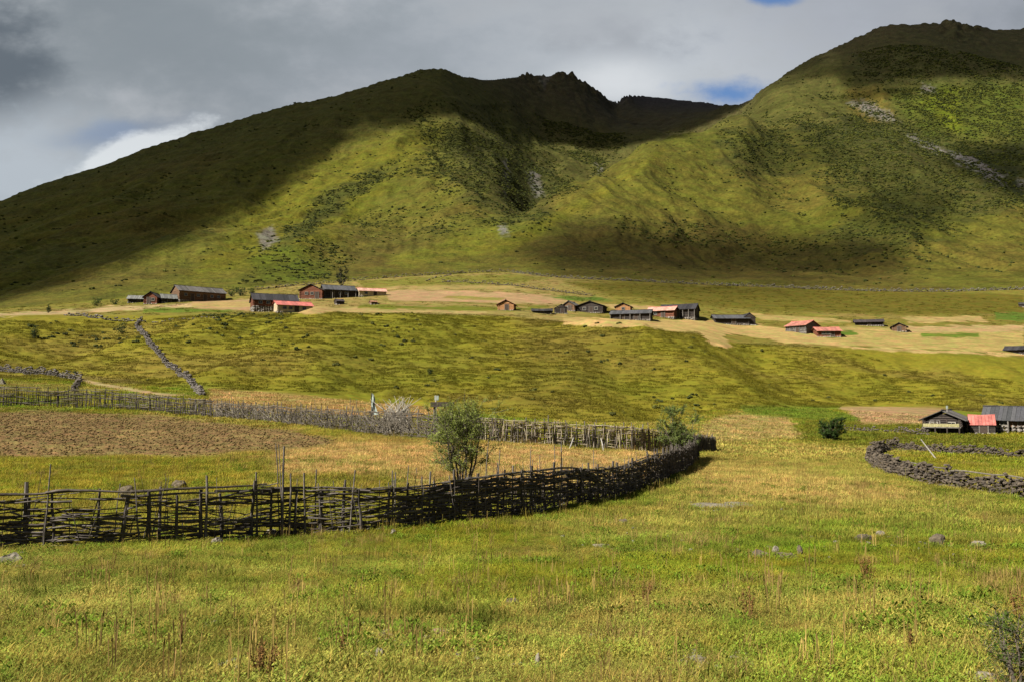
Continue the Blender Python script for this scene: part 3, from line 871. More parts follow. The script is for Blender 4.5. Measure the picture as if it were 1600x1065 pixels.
# ------------------------------------------------------------------ materials for things
def island_mat(name, cols, rough=0.85, spec=0.2, nscale=6.0, namp=0.3, bump=0.0, stretch=(1, 1, 1), translucent=0.0):
    """one colour per separate piece, picked between the given ones, broken up by noise"""
    m, n = new_mat(name)
    geo = n.n('ShaderNodeNewGeometry')
    rp = n.n('ShaderNodeValToRGB')
    n.put(rp.inputs[0], geo.outputs['Random Per Island'])
    el = rp.color_ramp.elements
    for i, c_ in enumerate(cols):
        if i < 2:
            e = el[i]; e.position = i / max(1, len(cols) - 1)
        else:
            e = el.new(i / (len(cols) - 1))
        e.color = tuple(c_) + (1,)
    for i, c_ in enumerate(cols):
        el[i].position = i / max(1, len(cols) - 1); el[i].color = tuple(c_) + (1,)
    tc = n.n('ShaderNodeTexCoord').outputs['Object']
    nz = n.noise(n.scale(tc, stretch), nscale, 5.0, 0.65)
    k = n.ramp(nz, 0.3, 0.7, 1 - namp, 1 + namp)
    sc = n.n('ShaderNodeVectorMath', operation='SCALE')
    n.put(sc.inputs[0], rp.outputs[0]); n.put(sc.inputs[3], k)
    nor = None
    if bump > 0:
        b = n.n('ShaderNodeBump'); b.inputs['Distance'].default_value = bump; b.inputs['Strength'].default_value = 1.0
        n.put(b.inputs['Height'], nz); nor = b.outputs[0]
    finish(m, n, sc.outputs[0], rough, spec, nor)
    if translucent > 0:
        out = [x for x in n.t.nodes if x.type == 'OUTPUT_MATERIAL'][0]
        pb = [x for x in n.t.nodes if x.type == 'BSDF_PRINCIPLED'][0]
        tl = n.n('ShaderNodeBsdfTranslucent'); n.put(tl.inputs[0], sc.outputs[0])
        mxs = n.n('ShaderNodeMixShader'); mxs.inputs[0].default_value = translucent
        n.put(mxs.inputs[1], pb.outputs[0]); n.put(mxs.inputs[2], tl.outputs[0])
        n.put(out.inputs[0], mxs.outputs[0])
    return m


M_STICK = island_mat('weathered_branches', [(0.041, 0.034, 0.029), (0.072, 0.061, 0.050), (0.110, 0.096, 0.083), (0.055, 0.041, 0.030)], 0.9, 0.15, 7, 0.35)
M_POST = island_mat('weathered_post', [(0.051, 0.045, 0.037), (0.072, 0.060, 0.051)], 0.9, 0.15, 9, 0.4, 0.01, (4, 4, 0.6))
M_PALE = island_mat('sunbleached_branches', [(0.073, 0.061, 0.045), (0.116, 0.100, 0.076), (0.095, 0.083, 0.067), (0.055, 0.043, 0.031)], 0.9, 0.15, 7, 0.3)
M_PALE2 = island_mat('tan_branches', [(0.243, 0.193, 0.127), (0.365, 0.304, 0.203), (0.284, 0.243, 0.182), (0.162, 0.121, 0.086)], 0.9, 0.15, 7, 0.3)
M_DARKPICKET = island_mat('dark_pickets', [(0.029, 0.025, 0.020), (0.059, 0.049, 0.041), (0.041, 0.034, 0.029)], 0.9, 0.15, 7, 0.3)
M_WHITEWOOD = island_mat('bleached_wood', [(0.235, 0.218, 0.190), (0.308, 0.286, 0.252)], 0.85, 0.2, 9, 0.25)
M_STONE = island_mat('grey_fieldstone', [(0.034, 0.027, 0.021), (0.057, 0.046, 0.034), (0.078, 0.062, 0.043), (0.043, 0.032, 0.021)], 0.9, 0.2, 9, 0.35, 0.02)
M_PILE = island_mat('bleached_driftwood', [(0.252, 0.231, 0.189), (0.308, 0.280, 0.238), (0.182, 0.161, 0.126)], 0.85, 0.1, 9, 0.25)
M_STONEFAR = island_mat('grey_drystone', [(0.063, 0.055, 0.047), (0.105, 0.091, 0.077), (0.083, 0.074, 0.066)], 0.9, 0.2, 3, 0.3)
M_WALLDARK = island_mat('dark_drystone', [(0.049, 0.041, 0.032), (0.084, 0.070, 0.056), (0.063, 0.050, 0.038)], 0.9, 0.2, 3, 0.3)
M_ROCKPALE = island_mat('pale_rock', [(0.116, 0.101, 0.074), (0.144, 0.126, 0.095)], 0.9, 0.2, 12, 0.3, 0.015)
M_ROCKDARK = island_mat('dark_rock', [(0.060, 0.048, 0.031), (0.082, 0.064, 0.042)], 0.9, 0.2, 12, 0.35, 0.015)
M_ROCKRED = island_mat('reddish_rock', [(0.22, 0.13, 0.09), (0.27, 0.16, 0.12)], 0.9, 0.2, 12, 0.3, 0.015)
M_BARK = island_mat('grey_bark', [(0.075, 0.062, 0.048), (0.11, 0.09, 0.07)], 0.9, 0.1, 14, 0.3)
LOGS = {
    'brown': island_mat('brown_logs', [(0.102, 0.058, 0.031), (0.143, 0.085, 0.048), (0.075, 0.041, 0.023)], 0.85, 0.2, 5, 0.3),
    'red': island_mat('reddish_logs', [(0.109, 0.041, 0.022), (0.156, 0.058, 0.031), (0.082, 0.031, 0.018)], 0.85, 0.2, 5, 0.3),
    'cream': island_mat('cream_plaster', [(0.368, 0.296, 0.184), (0.416, 0.344, 0.232)], 0.9, 0.2, 2, 0.2),
    'dark': island_mat('smoked_logs', [(0.027, 0.021, 0.018), (0.044, 0.034, 0.027), (0.020, 0.016, 0.014)], 0.85, 0.2, 5, 0.3),
    'grey': island_mat('grey_logs', [(0.088, 0.078, 0.068), (0.129, 0.116, 0.099), (0.061, 0.054, 0.048)], 0.85, 0.2, 5, 0.3),
    'orange': island_mat('fresh_orange_logs', [(0.231, 0.112, 0.044), (0.286, 0.146, 0.061)], 0.8, 0.2, 5, 0.25),
    'stone': island_mat('rubble_wall', [(0.140, 0.122, 0.105), (0.203, 0.182, 0.154), (0.105, 0.091, 0.077)], 0.9, 0.2, 5, 0.3),
}
ROOFS = {
    'slate': island_mat('bluish_slabs', [(0.038, 0.038, 0.043), (0.056, 0.055, 0.056), (0.030, 0.031, 0.032)], 0.75, 0.3, 4, 0.3),
    'grey': island_mat('grey_shakes', [(0.056, 0.051, 0.046), (0.083, 0.076, 0.070), (0.040, 0.037, 0.033)], 0.85, 0.2, 4, 0.3),
    'dark': island_mat('blackened_shakes', [(0.013, 0.012, 0.013), (0.022, 0.020, 0.021), (0.030, 0.028, 0.030)], 0.8, 0.2, 4, 0.3),
    'pale': island_mat('pale_shakes', [(0.104, 0.107, 0.099), (0.137, 0.137, 0.124), (0.083, 0.083, 0.076)], 0.85, 0.2, 4, 0.25),
    'red': island_mat('faded_red_sheet', [(0.288, 0.084, 0.068), (0.336, 0.100, 0.080), (0.240, 0.076, 0.064)], 0.7, 0.2, 1.5, 0.3),
    'pink': island_mat('pale_pink_sheet', [(0.323, 0.178, 0.132), (0.365, 0.208, 0.157), (0.272, 0.153, 0.115)], 0.7, 0.2, 1.5, 0.3),
    'orange': island_mat('orange_red_sheet', [(0.240, 0.092, 0.064), (0.296, 0.116, 0.084), (0.200, 0.080, 0.060)], 0.7, 0.2, 1.5, 0.35),
    'purple': island_mat('brownish_purple_shakes', [(0.028, 0.022, 0.023), (0.040, 0.030, 0.031)], 0.8, 0.2, 4, 0.3),
    'brown': island_mat('brown_shakes', [(0.17, 0.085, 0.045), (0.22, 0.11, 0.06)], 0.8, 0.2, 4, 0.3),
}
M_DOOR = island_mat('dark_door_boards', [(0.035, 0.024, 0.018), (0.05, 0.035, 0.025)], 0.8, 0.2, 8, 0.3)
M_PANE, nP = new_mat('dark_window_glass')
finish(M_PANE, nP, (0.012, 0.013, 0.015), 0.15, 0.5)
M_FRAME = island_mat('painted_frame', [(0.180, 0.162, 0.126), (0.216, 0.198, 0.162)], 0.8, 0.2, 8, 0.2)
M_RAIL = island_mat('pale_balcony_boards', [(0.21, 0.19, 0.09), (0.26, 0.23, 0.11)], 0.8, 0.2, 6, 0.25)


# ------------------------------------------------------------------ houses
def log_wall(mb, p0, p1, z0, z1, r=0.13, ext=0.22):
    """round logs stacked between two corners"""
    p0 = np.array(p0, float); p1 = np.array(p1, float)
    d = p1 - p0; L = np.linalg.norm(d); d = d / L
    n = max(2, int(round((z1 - z0) / (r * 1.75))))
    hh = (z1 - z0) / n
    for i in range(n):
        z = z0 + hh * (i + 0.5)
        e = ext * random.uniform(0.7, 1.2)
        a = p0 - d * e; b = p1 + d * e
        rr_ = hh * 0.58
        mb.tube([(a[0], a[1], z), (b[0], b[1], z)], [rr_, rr_ * random.uniform(0.9, 1.02)], 6)


def slope_boards(mb, x0, x1, ya, za, yb, zb, along_y=False, board=0.45, th=0.07, jit=0.03):
    """boards running from the ridge (ya,za) down to the eave (yb,zb), side by side from x0 to x1"""
    n = max(3, int(round((x1 - x0) / board)))
    wd = (x1 - x0) / n
    for i in range(n):
        xa = x0 + i * wd + 0.012; xb = x0 + (i + 1) * wd - 0.012
        k = random.uniform(-jit, jit); e = random.uniform(0, 0.12) * (1 if jit > 0.01 else 0)
        t = 1 + e / math.hypot(yb - ya, zb - za)
        ye, ze = ya + (yb - ya) * t, za + (zb - za) * t
        P = [(xa, ya, za + k), (xb, ya, za + k), (xb, ye, ze + k * 0.6), (xa, ye, ze + k * 0.6)]
        Q = [(p[0], p[1], p[2] - th) for p in P]
        if along_y:
            P = [(-p[1], p[0], p[2]) for p in P]; Q = [(p[1] * -1, p[0], p[2]) for p in Q]
        mb.add(P + Q, [(0, 1, 2, 3), (7, 6, 5, 4), (0, 4, 5, 1), (1, 5, 6, 2), (2, 6, 7, 3), (3, 7, 4, 0)])


def house(name, label, u, v, wpx, hpx, wall='brown', roof='grey', gable=False, yaw=0.0, depth=None, rise=0.36, doors=((0.0, 0.9),), windows=(), group=None, cat='house', lower=None, posts=0, eave=0.6, sheet=False, balcony=False, open_front=False, rmin=3.0):
    p = hit(u, v, rmin)
    Y = math.hypot(p[0], p[1])
    W = wpx * Y / FPX; T = hpx * Y / FPX
    W = max(1.2, W - 2 * eave * (1.0 if gable else 0.8)) if W > 3.5 else W * 0.85
    ev = eave if W > 3 else eave * 0.35
    D = depth or (W * 1.2 if gable else min(6.5, max(2.0, W * 0.55)))
    th_ = math.atan2(p[0], p[1])
    span = W if gable else D
    rs = T * rise
    h = T - rs
    c_ = np.array([p[0] + math.sin(th_) * D * 0.5, p[1] + math.cos(th_) * D * 0.5, p[2]])
    root = empty(name, (c_[0], c_[1], p[2]), -th_ + yaw)
    tag(root, label, cat, group)
    x, y = W / 2, D / 2
    m = MB()
    zb = 0.0
    if lower:
        zb = h * 0.42
    open_w = ((x, -y), (-x, -y))
    for a, b in (((-x, -y), (x, -y)), ((x, -y), (x, y)), ((x, y), (-x, y)), ((-x, y), (-x, -y))):
        if open_front and a == (-x, -y) and b == (x, -y):
            continue
        log_wall(m, a, b, zb, h, 0.13 if W > 3 else 0.08, 0.22 if W > 3 else 0.05)
    # gable triangles
    ng = max(3, int(rs / 0.25))
    for i in range(ng - 1):
        z = h + rs * (i + 0.5) / ng
        k = 1 - (i + 0.9) / ng
        for s in (-1, 1):
            if gable:
                m.tube([(-x * k, s * y, z), (x * k, s * y, z)], rs / ng * 0.58, 6)
            else:
                m.tube([(s * x, -y * k, z), (s * x, y * k, z)], rs / ng * 0.58, 6)
    m.build('wall', LOGS[wall], root)
    # stone footing down into the slope
    m = MB()
    for a, b in (((-x, -y), (x, -y)), ((x, -y), (x, y)), ((x, y), (-x, y)), ((-x, y), (-x, -y))):
        L = math.hypot(b[0] - a[0], b[1] - a[1]); nn = max(2, int(L / 0.55))
        for lev in np.arange(-1.2, zb + 0.16, 0.38):
            for i in range(nn + 1):
                t = i / nn
                stone(m, (a[0] + (b[0] - a[0]) * t + rng.uniform(-.05, .05), a[1] + (b[1] - a[1]) * t + rng.uniform(-.05, .05), lev), (0.42, 0.34, 0.28), 0, 0.2)
    m.build('plinth', LOGS['stone'], root)
    # roof
    m = MB()
    half = (x if gable else y)
    ln = (y if gable else x) + ev * 0.8
    slope = rs / half
    ze = h - slope * ev
    bw, th2, jt = (0.75, 0.05, 0.02) if sheet else (0.45, 0.08, 0.035)
    if W < 3: bw *= 0.5; th2 *= 0.6; jt *= 0.5
    for s in (-1, 1):
        slope_boards(m, -ln, ln, s * 0.02, h + rs + 0.14, s * (half + ev), ze + 0.14, gable, bw, th2, jt)
    rf = m.build('roof', ROOFS[roof], root)
    m = MB()
    rl = ln * 1.01
    pts = [(0, -rl, h + rs + 0.16), (0, rl, h + rs + 0.16)] if gable else [(-rl, 0, h + rs + 0.16), (rl, 0, h + rs + 0.16)]
    rp_ = np.linspace(pts[0], pts[1], 5); rp_[:, 2] += np.array([0.03, -0.03, -0.06, -0.02, 0.04])
    m.tube(rp_, 0.10 if W > 3 else 0.05, 6)
    m.build('ridge_cap', ROOFS['red' if roof in ('red', 'pink', 'orange') else ('dark' if roof != 'pale' else 'pale')], rf)
    fy = -y - (0.17 if W > 3 else 0.1)
    for (t, dw) in doors:
        if W < 2: break
        dh = min(1.75, h * 0.8) if not lower else min(1.5, h * 0.5)
        m = MB(); m.box((t * x, fy, zb + dh / 2 + (0.05 if not lower else 0.1)), (dw, 0.07, dh))
        d_ = m.build('door', M_DOOR, root)
        m = MB()
        for s in (-1, 1):
            m.box((t * x + s * (dw / 2 + 0.05), fy - 0.01, zb + dh / 2 + 0.05), (0.1, 0.1, dh + 0.1))
        m.box((t * x, fy - 0.01, zb + dh + 0.15), (dw + 0.2, 0.1, 0.1))
        m.build('frame', LOGS['grey'], d_)
    for t in windows:
        wh = min(0.75, h * 0.4); wz = zb + (h - zb) * 0.58
        m = MB()
        for s in (-1, 1):
            m.box((t * x + s * 0.42, fy - 0.01, wz), (0.09, 0.09, wh + 0.1))
            m.box((t * x, fy - 0.012, wz + s * wh / 2), (0.75, 0.09, 0.09))
        m.box((t * x, fy - 0.014, wz), (0.05, 0.05, wh - 0.1))
        f_ = m.build('window', M_FRAME, root)
        m = MB(); m.box((t * x, fy + 0.02, wz), (0.8, 0.04, wh)); m.build('pane', M_PANE, f_)
    for i in range(posts):
        t = -1 + 2 * i / max(1, posts - 1)
        px_ = t * (x + 0.1)
        m = MB(); m.tube([(px_, -y - ev * 0.8, -0.4), (px_, -y - ev * 0.8, (ze if not gable else h * 0.95) + 0.05)], 0.09, 6)
        m.build('post', LOGS['grey'], root)
    if balcony:
        m = MB()
        bz = h * 0.42
        m.box((0, -y - 0.75, bz), (W + 0.3, 1.2, 0.10)); m.build('balcony_floor', LOGS['grey'], root)
        m = MB()
        nb = int(W / 0.22)
        for i in range(nb):
            m.box((-x + (i + 0.5) * W / nb, -y - 1.36, bz + 0.25), (W / nb * 0.96, 0.04, 0.34 + random.uniform(-.03, .03)))
        m.build('balcony_rail', M_RAIL, root)
        for s in (-1, -0.33, 0.33, 1):
            m = MB(); m.tube([(s * x, -y - 1.3, -0.4), (s * x, -y - 1.3, h * 0.98)], 0.08, 6); m.build('post', LOGS['dark'], root)
    return root


GV = 'wooden houses of the hillside village'
GF = 'farm buildings at the foot of the bank'
GS = 'small sheds among the village plots'
house('low_shed', 'low dark shed with a pale lean roof at the left end of the village', 215, 473, 27, 10, 'dark', 'pale', yaw=-0.25, group=GV, cat='shed', doors=((0.3, 0.8),))
house('gabled_cabin', 'red brown gabled cabin between the low shed and the long log house', 241, 475, 24, 17, 'red', 'dark', gable=True, yaw=-0.35, depth=5.5, group=GV, doors=((-0.3, 0.8),), windows=(0.4,))
house('lean_cabin', 'dark cabin under a pale grey roof attached right of the red brown gable', 263, 473, 24, 12, 'dark', 'pale', yaw=0.2, group=GV, cat='cabin')
house('long_log_house', 'long brown log house with grey roof and dark right gable, farthest left long house', 310, 471, 72, 23, 'brown', 'grey', yaw=0.32, depth=7.0, group=GV, doors=((-0.45, 0.9), (0.1, 0.9)), windows=(-0.75, -0.2, 0.4, 0.7))
house('stone_based_house', 'two storey log house on a pale stone base behind the pink roofed shed', 428, 487, 70, 28, 'red', 'dark', yaw=0.12, depth=6.5, group=GV, lower=True, doors=((0.5, 0.9),), windows=(-0.7, -0.35, 0.1))
house('red_roofed_shed', 'cream walled low building with bright pink red roof before the stone based house', 457, 488, 58, 17, 'cream', 'red', yaw=0.22, depth=5.0, group=GV, sheet=True, doors=((0.1, 0.9),), windows=(-0.6, -0.25, 0.55))
house('gabled_house', 'red brown gabled log house with pale roof edge below the dark tree', 491, 467, 40, 22, 'red', 'grey', gable=True, yaw=-0.25, depth=7.5, group=GV, doors=((0.55, 0.9),), windows=(-0.4, 0.1))
house('long_barn', 'long barn with bluish slab roof adjoining the red brown gable', 528, 466, 52, 21, 'dark', 'slate', yaw=0.2, depth=6.0, group=GV, doors=((-0.5, 1.0),), windows=(0.0, 0.4), posts=5)
house('pink_roofed_house', 'small cream house with a pale pink roof right of the bluish roofed barn', 580, 463, 46, 13, 'cream', 'pink', yaw=0.18, depth=4.5, group=GV, sheet=True, doors=((0.2, 0.8),), windows=(-0.5,))
house('garden_shed', 'tiny dark flat looking shed on the plot below the bluish roofed barn', 530, 476, 14, 8, 'dark', 'purple', yaw=0.3, group=GS, cat='shed', doors=())
house('garden_hut', 'tiny brown hut on the plot below the pale pink roof', 583, 476, 11, 6, 'brown', 'brown', yaw=0.3, group=GS, cat='hut', doors=())
house('gabled_hut', 'lone orange log hut with brown gable roof in the middle of the terrace', 792, 485, 31, 16, 'orange', 'brown', gable=True, yaw=-0.1, depth=5.0, group=GV, cat='hut', doors=((0.1, 0.8),))
house('low_byre', 'long low dark byre just right of the lone orange hut', 847, 490, 34, 7, 'dark', 'dark', group=GS, cat='shed', doors=((0.0, 0.8),))
house('dark_hut', 'small blackened gabled hut left of the big dark gable', 876, 490, 25, 14, 'dark', 'dark', gable=True, yaw=0.1, group=GV, cat='hut', doors=((0.2, 0.8),))
house('dark_cottage', 'dark cottage with brownish front tucked behind the big dark gable', 893, 486, 26, 15, 'brown', 'grey', gable=True, yaw=-0.4, group=GV, doors=((0.2, 0.8),), windows=(-0.4,))
house('dark_gabled_house', 'wide smoky black gabled house at the centre of the middle cluster', 925, 489, 46, 18, 'dark', 'dark', gable=True, yaw=-0.15, depth=7, group=GV, doors=((0.1, 1.0),), windows=(-0.45, 0.5))
house('orange_gabled_hut', 'small reddish gabled hut peeping over the long grey slab roof', 975, 487, 28, 13, 'orange', 'dark', gable=True, yaw=-0.1, group=GV, cat='hut', doors=(), windows=(0.0,))
house('slab_roofed_barn', 'low long barn with grey blue slab roof in front of the middle cluster', 987, 500, 66, 16, 'dark', 'slate', yaw=-0.12, depth=5.5, group=GV, doors=((-0.4, 1.0), (0.3, 1.0)), posts=5)
house('salmon_roofed_house', 'house with orange salmon sheet roof between the slab roofed barn and the black posted barn', 1036, 496, 46, 17, 'red', 'pink', yaw=-0.25, depth=5.0, group=GV, sheet=True, doors=((0.2, 0.9),), windows=(-0.4,))
house('posted_barn', 'tall dark barn fronted by a row of pale posts, right end of the middle cluster', 1062, 497, 58, 22, 'dark', 'dark', yaw=-0.2, depth=6.0, group=GV, posts=7, doors=((0.0, 1.0),))
house('ridge_barn', 'black sagging barn alone between the middle cluster and the twin red roofs', 1140, 507, 56, 15, 'dark', 'slate', yaw=0.25, depth=5.0, group=GV, doors=((0.1, 1.0),))
house('ridge_barn_gable', 'blackened tall gable standing at the right end of the black sagging barn', 1167, 508, 20, 18, 'dark', 'dark', gable=True, yaw=0.3, depth=5.0, group=GV, cat='barn', doors=())
house('grey_gabled_house', 'grey planked house with orange red roof, upper left of the twin red roofs', 1254, 520, 38, 18, 'grey', 'orange', yaw=-0.55, depth=6.0, group=GV, sheet=True, doors=((0.2, 0.9),), windows=(-0.4,))
house('low_red_house', 'low house with pale window wall, lower right one of the twin orange red roofs', 1291, 526, 38, 14, 'red', 'orange', yaw=0.3, depth=4.5, group=GV, sheet=True, doors=((0.3, 0.8),), windows=(-0.5, -0.1))
house('low_purple_barn', 'low barn with brownish purple roof high on the right of the terrace', 1357, 509, 42, 9, 'dark', 'purple', yaw=0.1, group=GV, cat='barn', doors=((0.0, 0.8),))
house('field_hut', 'small brown gabled hut among the harvested plots right of the purple roofed barn', 1405, 518, 24, 12, 'brown', 'dark', gable=True, group=GV, cat='hut', doors=((0.0, 0.8),))
house('edge_barn', 'black roofed barn cut by the right edge of the terrace', 1597, 553, 42, 11, 'dark', 'dark', yaw=-0.2, group=GV, cat='barn', doors=())
house('upper_hut', 'tiny dark hut by the long stone wall at the far right', 1599, 480, 12, 6, 'dark', 'dark', group=GS, cat='hut', doors=())
house('balcony_house', 'dark two storey log house with a pale yellow balcony rail below the bank', 1480, 676, 60, 30, 'dark', 'grey', gable=True, yaw=-0.12, depth=7.5, group=GF, balcony=True, doors=((-0.4, 0.9),), windows=(-0.5, 0.5), rise=0.34)
house('red_roofed_outhouse', 'small outhouse with bright red roof beside the balcony house', 1534, 677, 35, 24, 'dark', 'red', yaw=0.05, depth=3.5, group=GF, cat='outhouse', sheet=True, doors=((0.1, 0.8),), rise=0.5)
house('grey_roofed_farmhouse', 'long farmhouse with silvery grey slab roof at the right picture edge', 1618, 676, 126, 34, 'brown', 'slate', yaw=-0.05, depth=7.5, group=GF, lower=True, doors=((-0.2, 1.0),), windows=(-0.6, 0.3), posts=5, rise=0.46)
# thin white mast on the balcony house's ridge side
pm_ = hit(1481, 676)
# ------------------------------------------------------------------ fences of stakes and woven branches
def fence_path(base, top, rmin=10.0):
    P, Hh = [], []
    for (u, v) in base:
        p = hit(u, v, rmin)
        tv = np.interp(u, [t[0] for t in top], [t[1] for t in top])
        P.append(p[:2]); Hh.append((v - tv) / FPX * math.hypot(p[0], p[1]))
    P = np.array(P); d = np.concatenate([[0], np.cumsum(np.linalg.norm(np.diff(P, axis=0), axis=1))])
    s = np.arange(0, d[-1], 0.25)
    k = np.ones(9) / 9
    X = np.interp(s, d, P[:, 0]); Yv = np.interp(s, d, P[:, 1]); Hs = np.interp(s, d, Hh)
    X = np.convolve(np.pad(X, 4, mode='edge'), k, 'valid'); Yv = np.convolve(np.pad(Yv, 4, mode='edge'), k, 'valid')
    return s, X, Yv, Hs


class Fence:
    def __init__(self, name, label, base, top, group, cat='fence'):
        self.s, self.X, self.Y, self.Hs = fence_path(base, top)
        self.G = ground(self.X, self.Y)
        self.L = self.s[-1]
        self.root = empty(name, (0, 0, 0)); tag(self.root, label, cat, group)
        tx = np.gradient(self.X); ty = np.gradient(self.Y); l = np.hypot(tx, ty)
        self.NX, self.NY = ty / l, -tx / l
        self.U, _ = to_pix(self.X, self.Y, self.G)

    def at(self, s, lat=0.0, z=0.0):
        s = np.clip(s, 0, self.L)
        f = lambda A: np.interp(s, self.s, A)
        return np.stack(np.broadcast_arrays(f(self.X) + f(self.NX) * lat, f(self.Y) + f(self.NY) * lat, f(self.G) + z), -1)

    def h(self, s):
        return np.interp(s, self.s, self.Hs)

    def s_of(self, u):
        return float(self.s[np.argmin(np.abs(self.U - u))])

    def post(self, s, hh, r, mat, name='post', lean=0.0, lat=0.0, leanlat=0.0, kink=0.02, sides=6, z0=-0.3):
        m = MB()
        n = 5
        pts = []
        for i in range(n):
            t = i / (n - 1)
            q = self.at(s + lean * t, lat + leanlat * t, z0 + (hh - z0) * t)
            q = q + rng.normal(size=3) * kink * (0 < i) * np.array((1, 1, 0))
            pts.append(q)
        m.tube(pts, np.linspace(r, r * 0.68, n) * rng.uniform(0.9, 1.1, n), sides)
        return m.build(name, mat, self.root)

    def branch(self, m, s0, ln, z, spacing, phase, r, drift=0.0, amp=0.06, sides=5, step=0.3, wob=0.028):
        n = max(3, int(ln / step) + 1)
        s = np.linspace(s0, min(s0 + ln, self.L), n)
        if s[-1] - s[0] < 0.3:
            return
        lat = amp * np.sin(np.pi * s / spacing + phase) + rng.normal(size=n) * wob * 0.6
        zz = z + drift * (s - s.mean()) + np.cumsum(rng.normal(size=n)) * wob * 0.7
        zz = np.clip(zz, 0.02, None)
        P = self.at(s, lat, zz)
        m.tube(P, np.linspace(r, r * rng.uniform(0.35, 0.7), n) if rng.rand() < 0.5 else np.linspace(r * rng.uniform(0.35, 0.7), r, n), sides)


# --- the near fence
near_base = [(-140, 864), (0, 857), (60, 855), (160, 852), (240, 848), (330, 845), (420, 836), (520, 832), (590, 830), (650, 822), (720, 815), (800, 806), (860, 796), (920, 786), (980, 772), (1020, 757), (1045, 744), (1070, 734), (1092, 716)]
near_top = [(-140, 784), (0, 784), (100, 781), (210, 776), (300, 775), (400, 766), (460, 768), (545, 766), (600, 770), (640, 764), (680, 757), (740, 748), (800, 741), (850, 734), (950, 736), (985, 727), (1010, 716), (1040, 707), (1070, 701), (1092, 686)]
F1 = Fence('woven_fence', 'dark near fence of stakes and woven branches crossing the meadow', near_base, near_top, 'woven branch fences')
SP = 0.8
s = 0.25; k = 0
while s < F1.L:
    hh = float(F1.h(s))
    u_here = float(np.interp(s, F1.s, F1.U))
    F1.post(s, hh * (rng.uniform(0.92, 1.08) if rng.rand() < 0.7 else rng.uniform(1.08, 1.3)), rng.uniform(0.04, 0.075), M_POST, lean=rng.normal() * 0.08, leanlat=rng.normal() * 0.05)
    s += SP * rng.uniform(0.75, 1.25)
    k += 1
m = MB()
z = 0.04
layer = 0
while z < 1.0:                     # fraction of the fence height
    s = -rng.uniform(0, 2)
    while s < F1.L:
        ln = rng.uniform(1.8, 4.6)
        s0 = max(0, s)
        mid = min(F1.L, s0 + ln / 2); hh = float(F1.h(mid)); u_ = float(np.interp(mid, F1.s, F1.U))
        dens = np.interp(u_, [0, 200, 330, 430, 560, 640, 760, 1070], [0.74, 0.76, 0.86, 0.94, 0.86, 1.0, 1.0, 1.0])
        gap = 0.6 if (z > 0.6 and u_ < 640) else 1.0
        if rng.rand() < dens * gap:
            F1.branch(m, s0, ln, z * hh * rng.uniform(0.96, 1.04), SP, math.pi * (layer % 2) + rng.normal() * 0.3, rng.uniform(0.016, 0.042), rng.normal() * (0.06 if u_ > 200 else 0.045), 0.06)
        s += ln * rng.uniform(0.55, 0.85)
    z += 0.042 * rng.uniform(0.75, 1.25); layer += 1
# the thicker dark half: more layers and brush
for _ in range(900):
    s0 = rng.uniform(F1.s_of(600), F1.L - 0.5)
    hh = float(F1.h(s0))
    F1.branch(m, s0, rng.uniform(0.8, 2.6), hh * rng.uniform(0.03, 0.92) , SP, rng.uniform(0, 6.28), rng.uniform(0.014, 0.036), rng.normal() * 0.12, rng.uniform(0.03, 0.14), 4)
for _ in range(160):
    s0 = rng.uniform(0, F1.s_of(640))
    hh = float(F1.h(s0))
    F1.branch(m, s0, rng.uniform(0.6, 2.2), hh * rng.uniform(0.03, 0.85) ** 1.3, SP, rng.uniform(0, 6.28), rng.uniform(0.010, 0.030), rng.normal() * 0.16, rng.uniform(0.03, 0.10), 4)
# long top rails
for (ua, ub, f0) in ((-60, 120, 1.0), (75, 205, 1.0), (190, 330, 0.95), (210, 420, 1.02), (330, 470, 1.0), (430, 560, 1.0), (560, 690, 1.02), (545, 640, 0.98), (690, 840, 1.0), (730, 860, 1.03), (830, 960, 1.0), (900, 1010, 0.98)):
    sa, sb = F1.s_of(ua), F1.s_of(ub)
    n_ = 9
    ss = np.linspace(sa, sb, n_)
    P = F1.at(ss, 0.03 * np.sin(np.arange(n_)) + rng.normal() * 0.03, F1.h(ss) * f0 + np.cumsum(rng.normal(size=n_)) * 0.012)
    m.tube(P, np.linspace(0.045, 0.024, n_), 6)
F1.weave = m.build('weave', M_STICK, F1.root)
# upright thin sticks in the dark half and tangled brush on it
m = MB()
for _ in range(430):
    s0 = rng.uniform(F1.s_of(640), F1.L) if rng.rand() < 0.55 else rng.uniform(0, F1.L)
    hh = float(F1.h(s0)); a = rng.uniform(-0.35, 0.35)
    ln = rng.uniform(0.5, 1.15) * hh
    za = rng.uniform(0, 0.25) * hh; la = rng.uniform(-0.16, 0.16)
    P = [F1.at(s0 + a * t, la + rng.normal() * 0.02, za + ln * t) for t in (0, 0.35, 0.7, 1.0)]
    m.tube(P, [0.014, 0.012, 0.009, 0.005], 4)
for _ in range(170):       # twigs standing out of the top
    s0 = rng.uniform(0, F1.L) if rng.rand() < 0.4 else rng.uniform(F1.s_of(880), F1.s_of(1060))
    hh = float(F1.h(s0)); a = rng.normal() * 0.18
    P = [F1.at(s0 + a * t, rng.normal() * 0.04, hh * 0.8 + t * rng.uniform(0.25, 0.5)) for t in (0, 0.5, 1.0)]
    m.tube(P, [0.008, 0.006, 0.003], 4)
m.build('brushwood', M_STICK, F1.root)['kind'] = 'stuff'
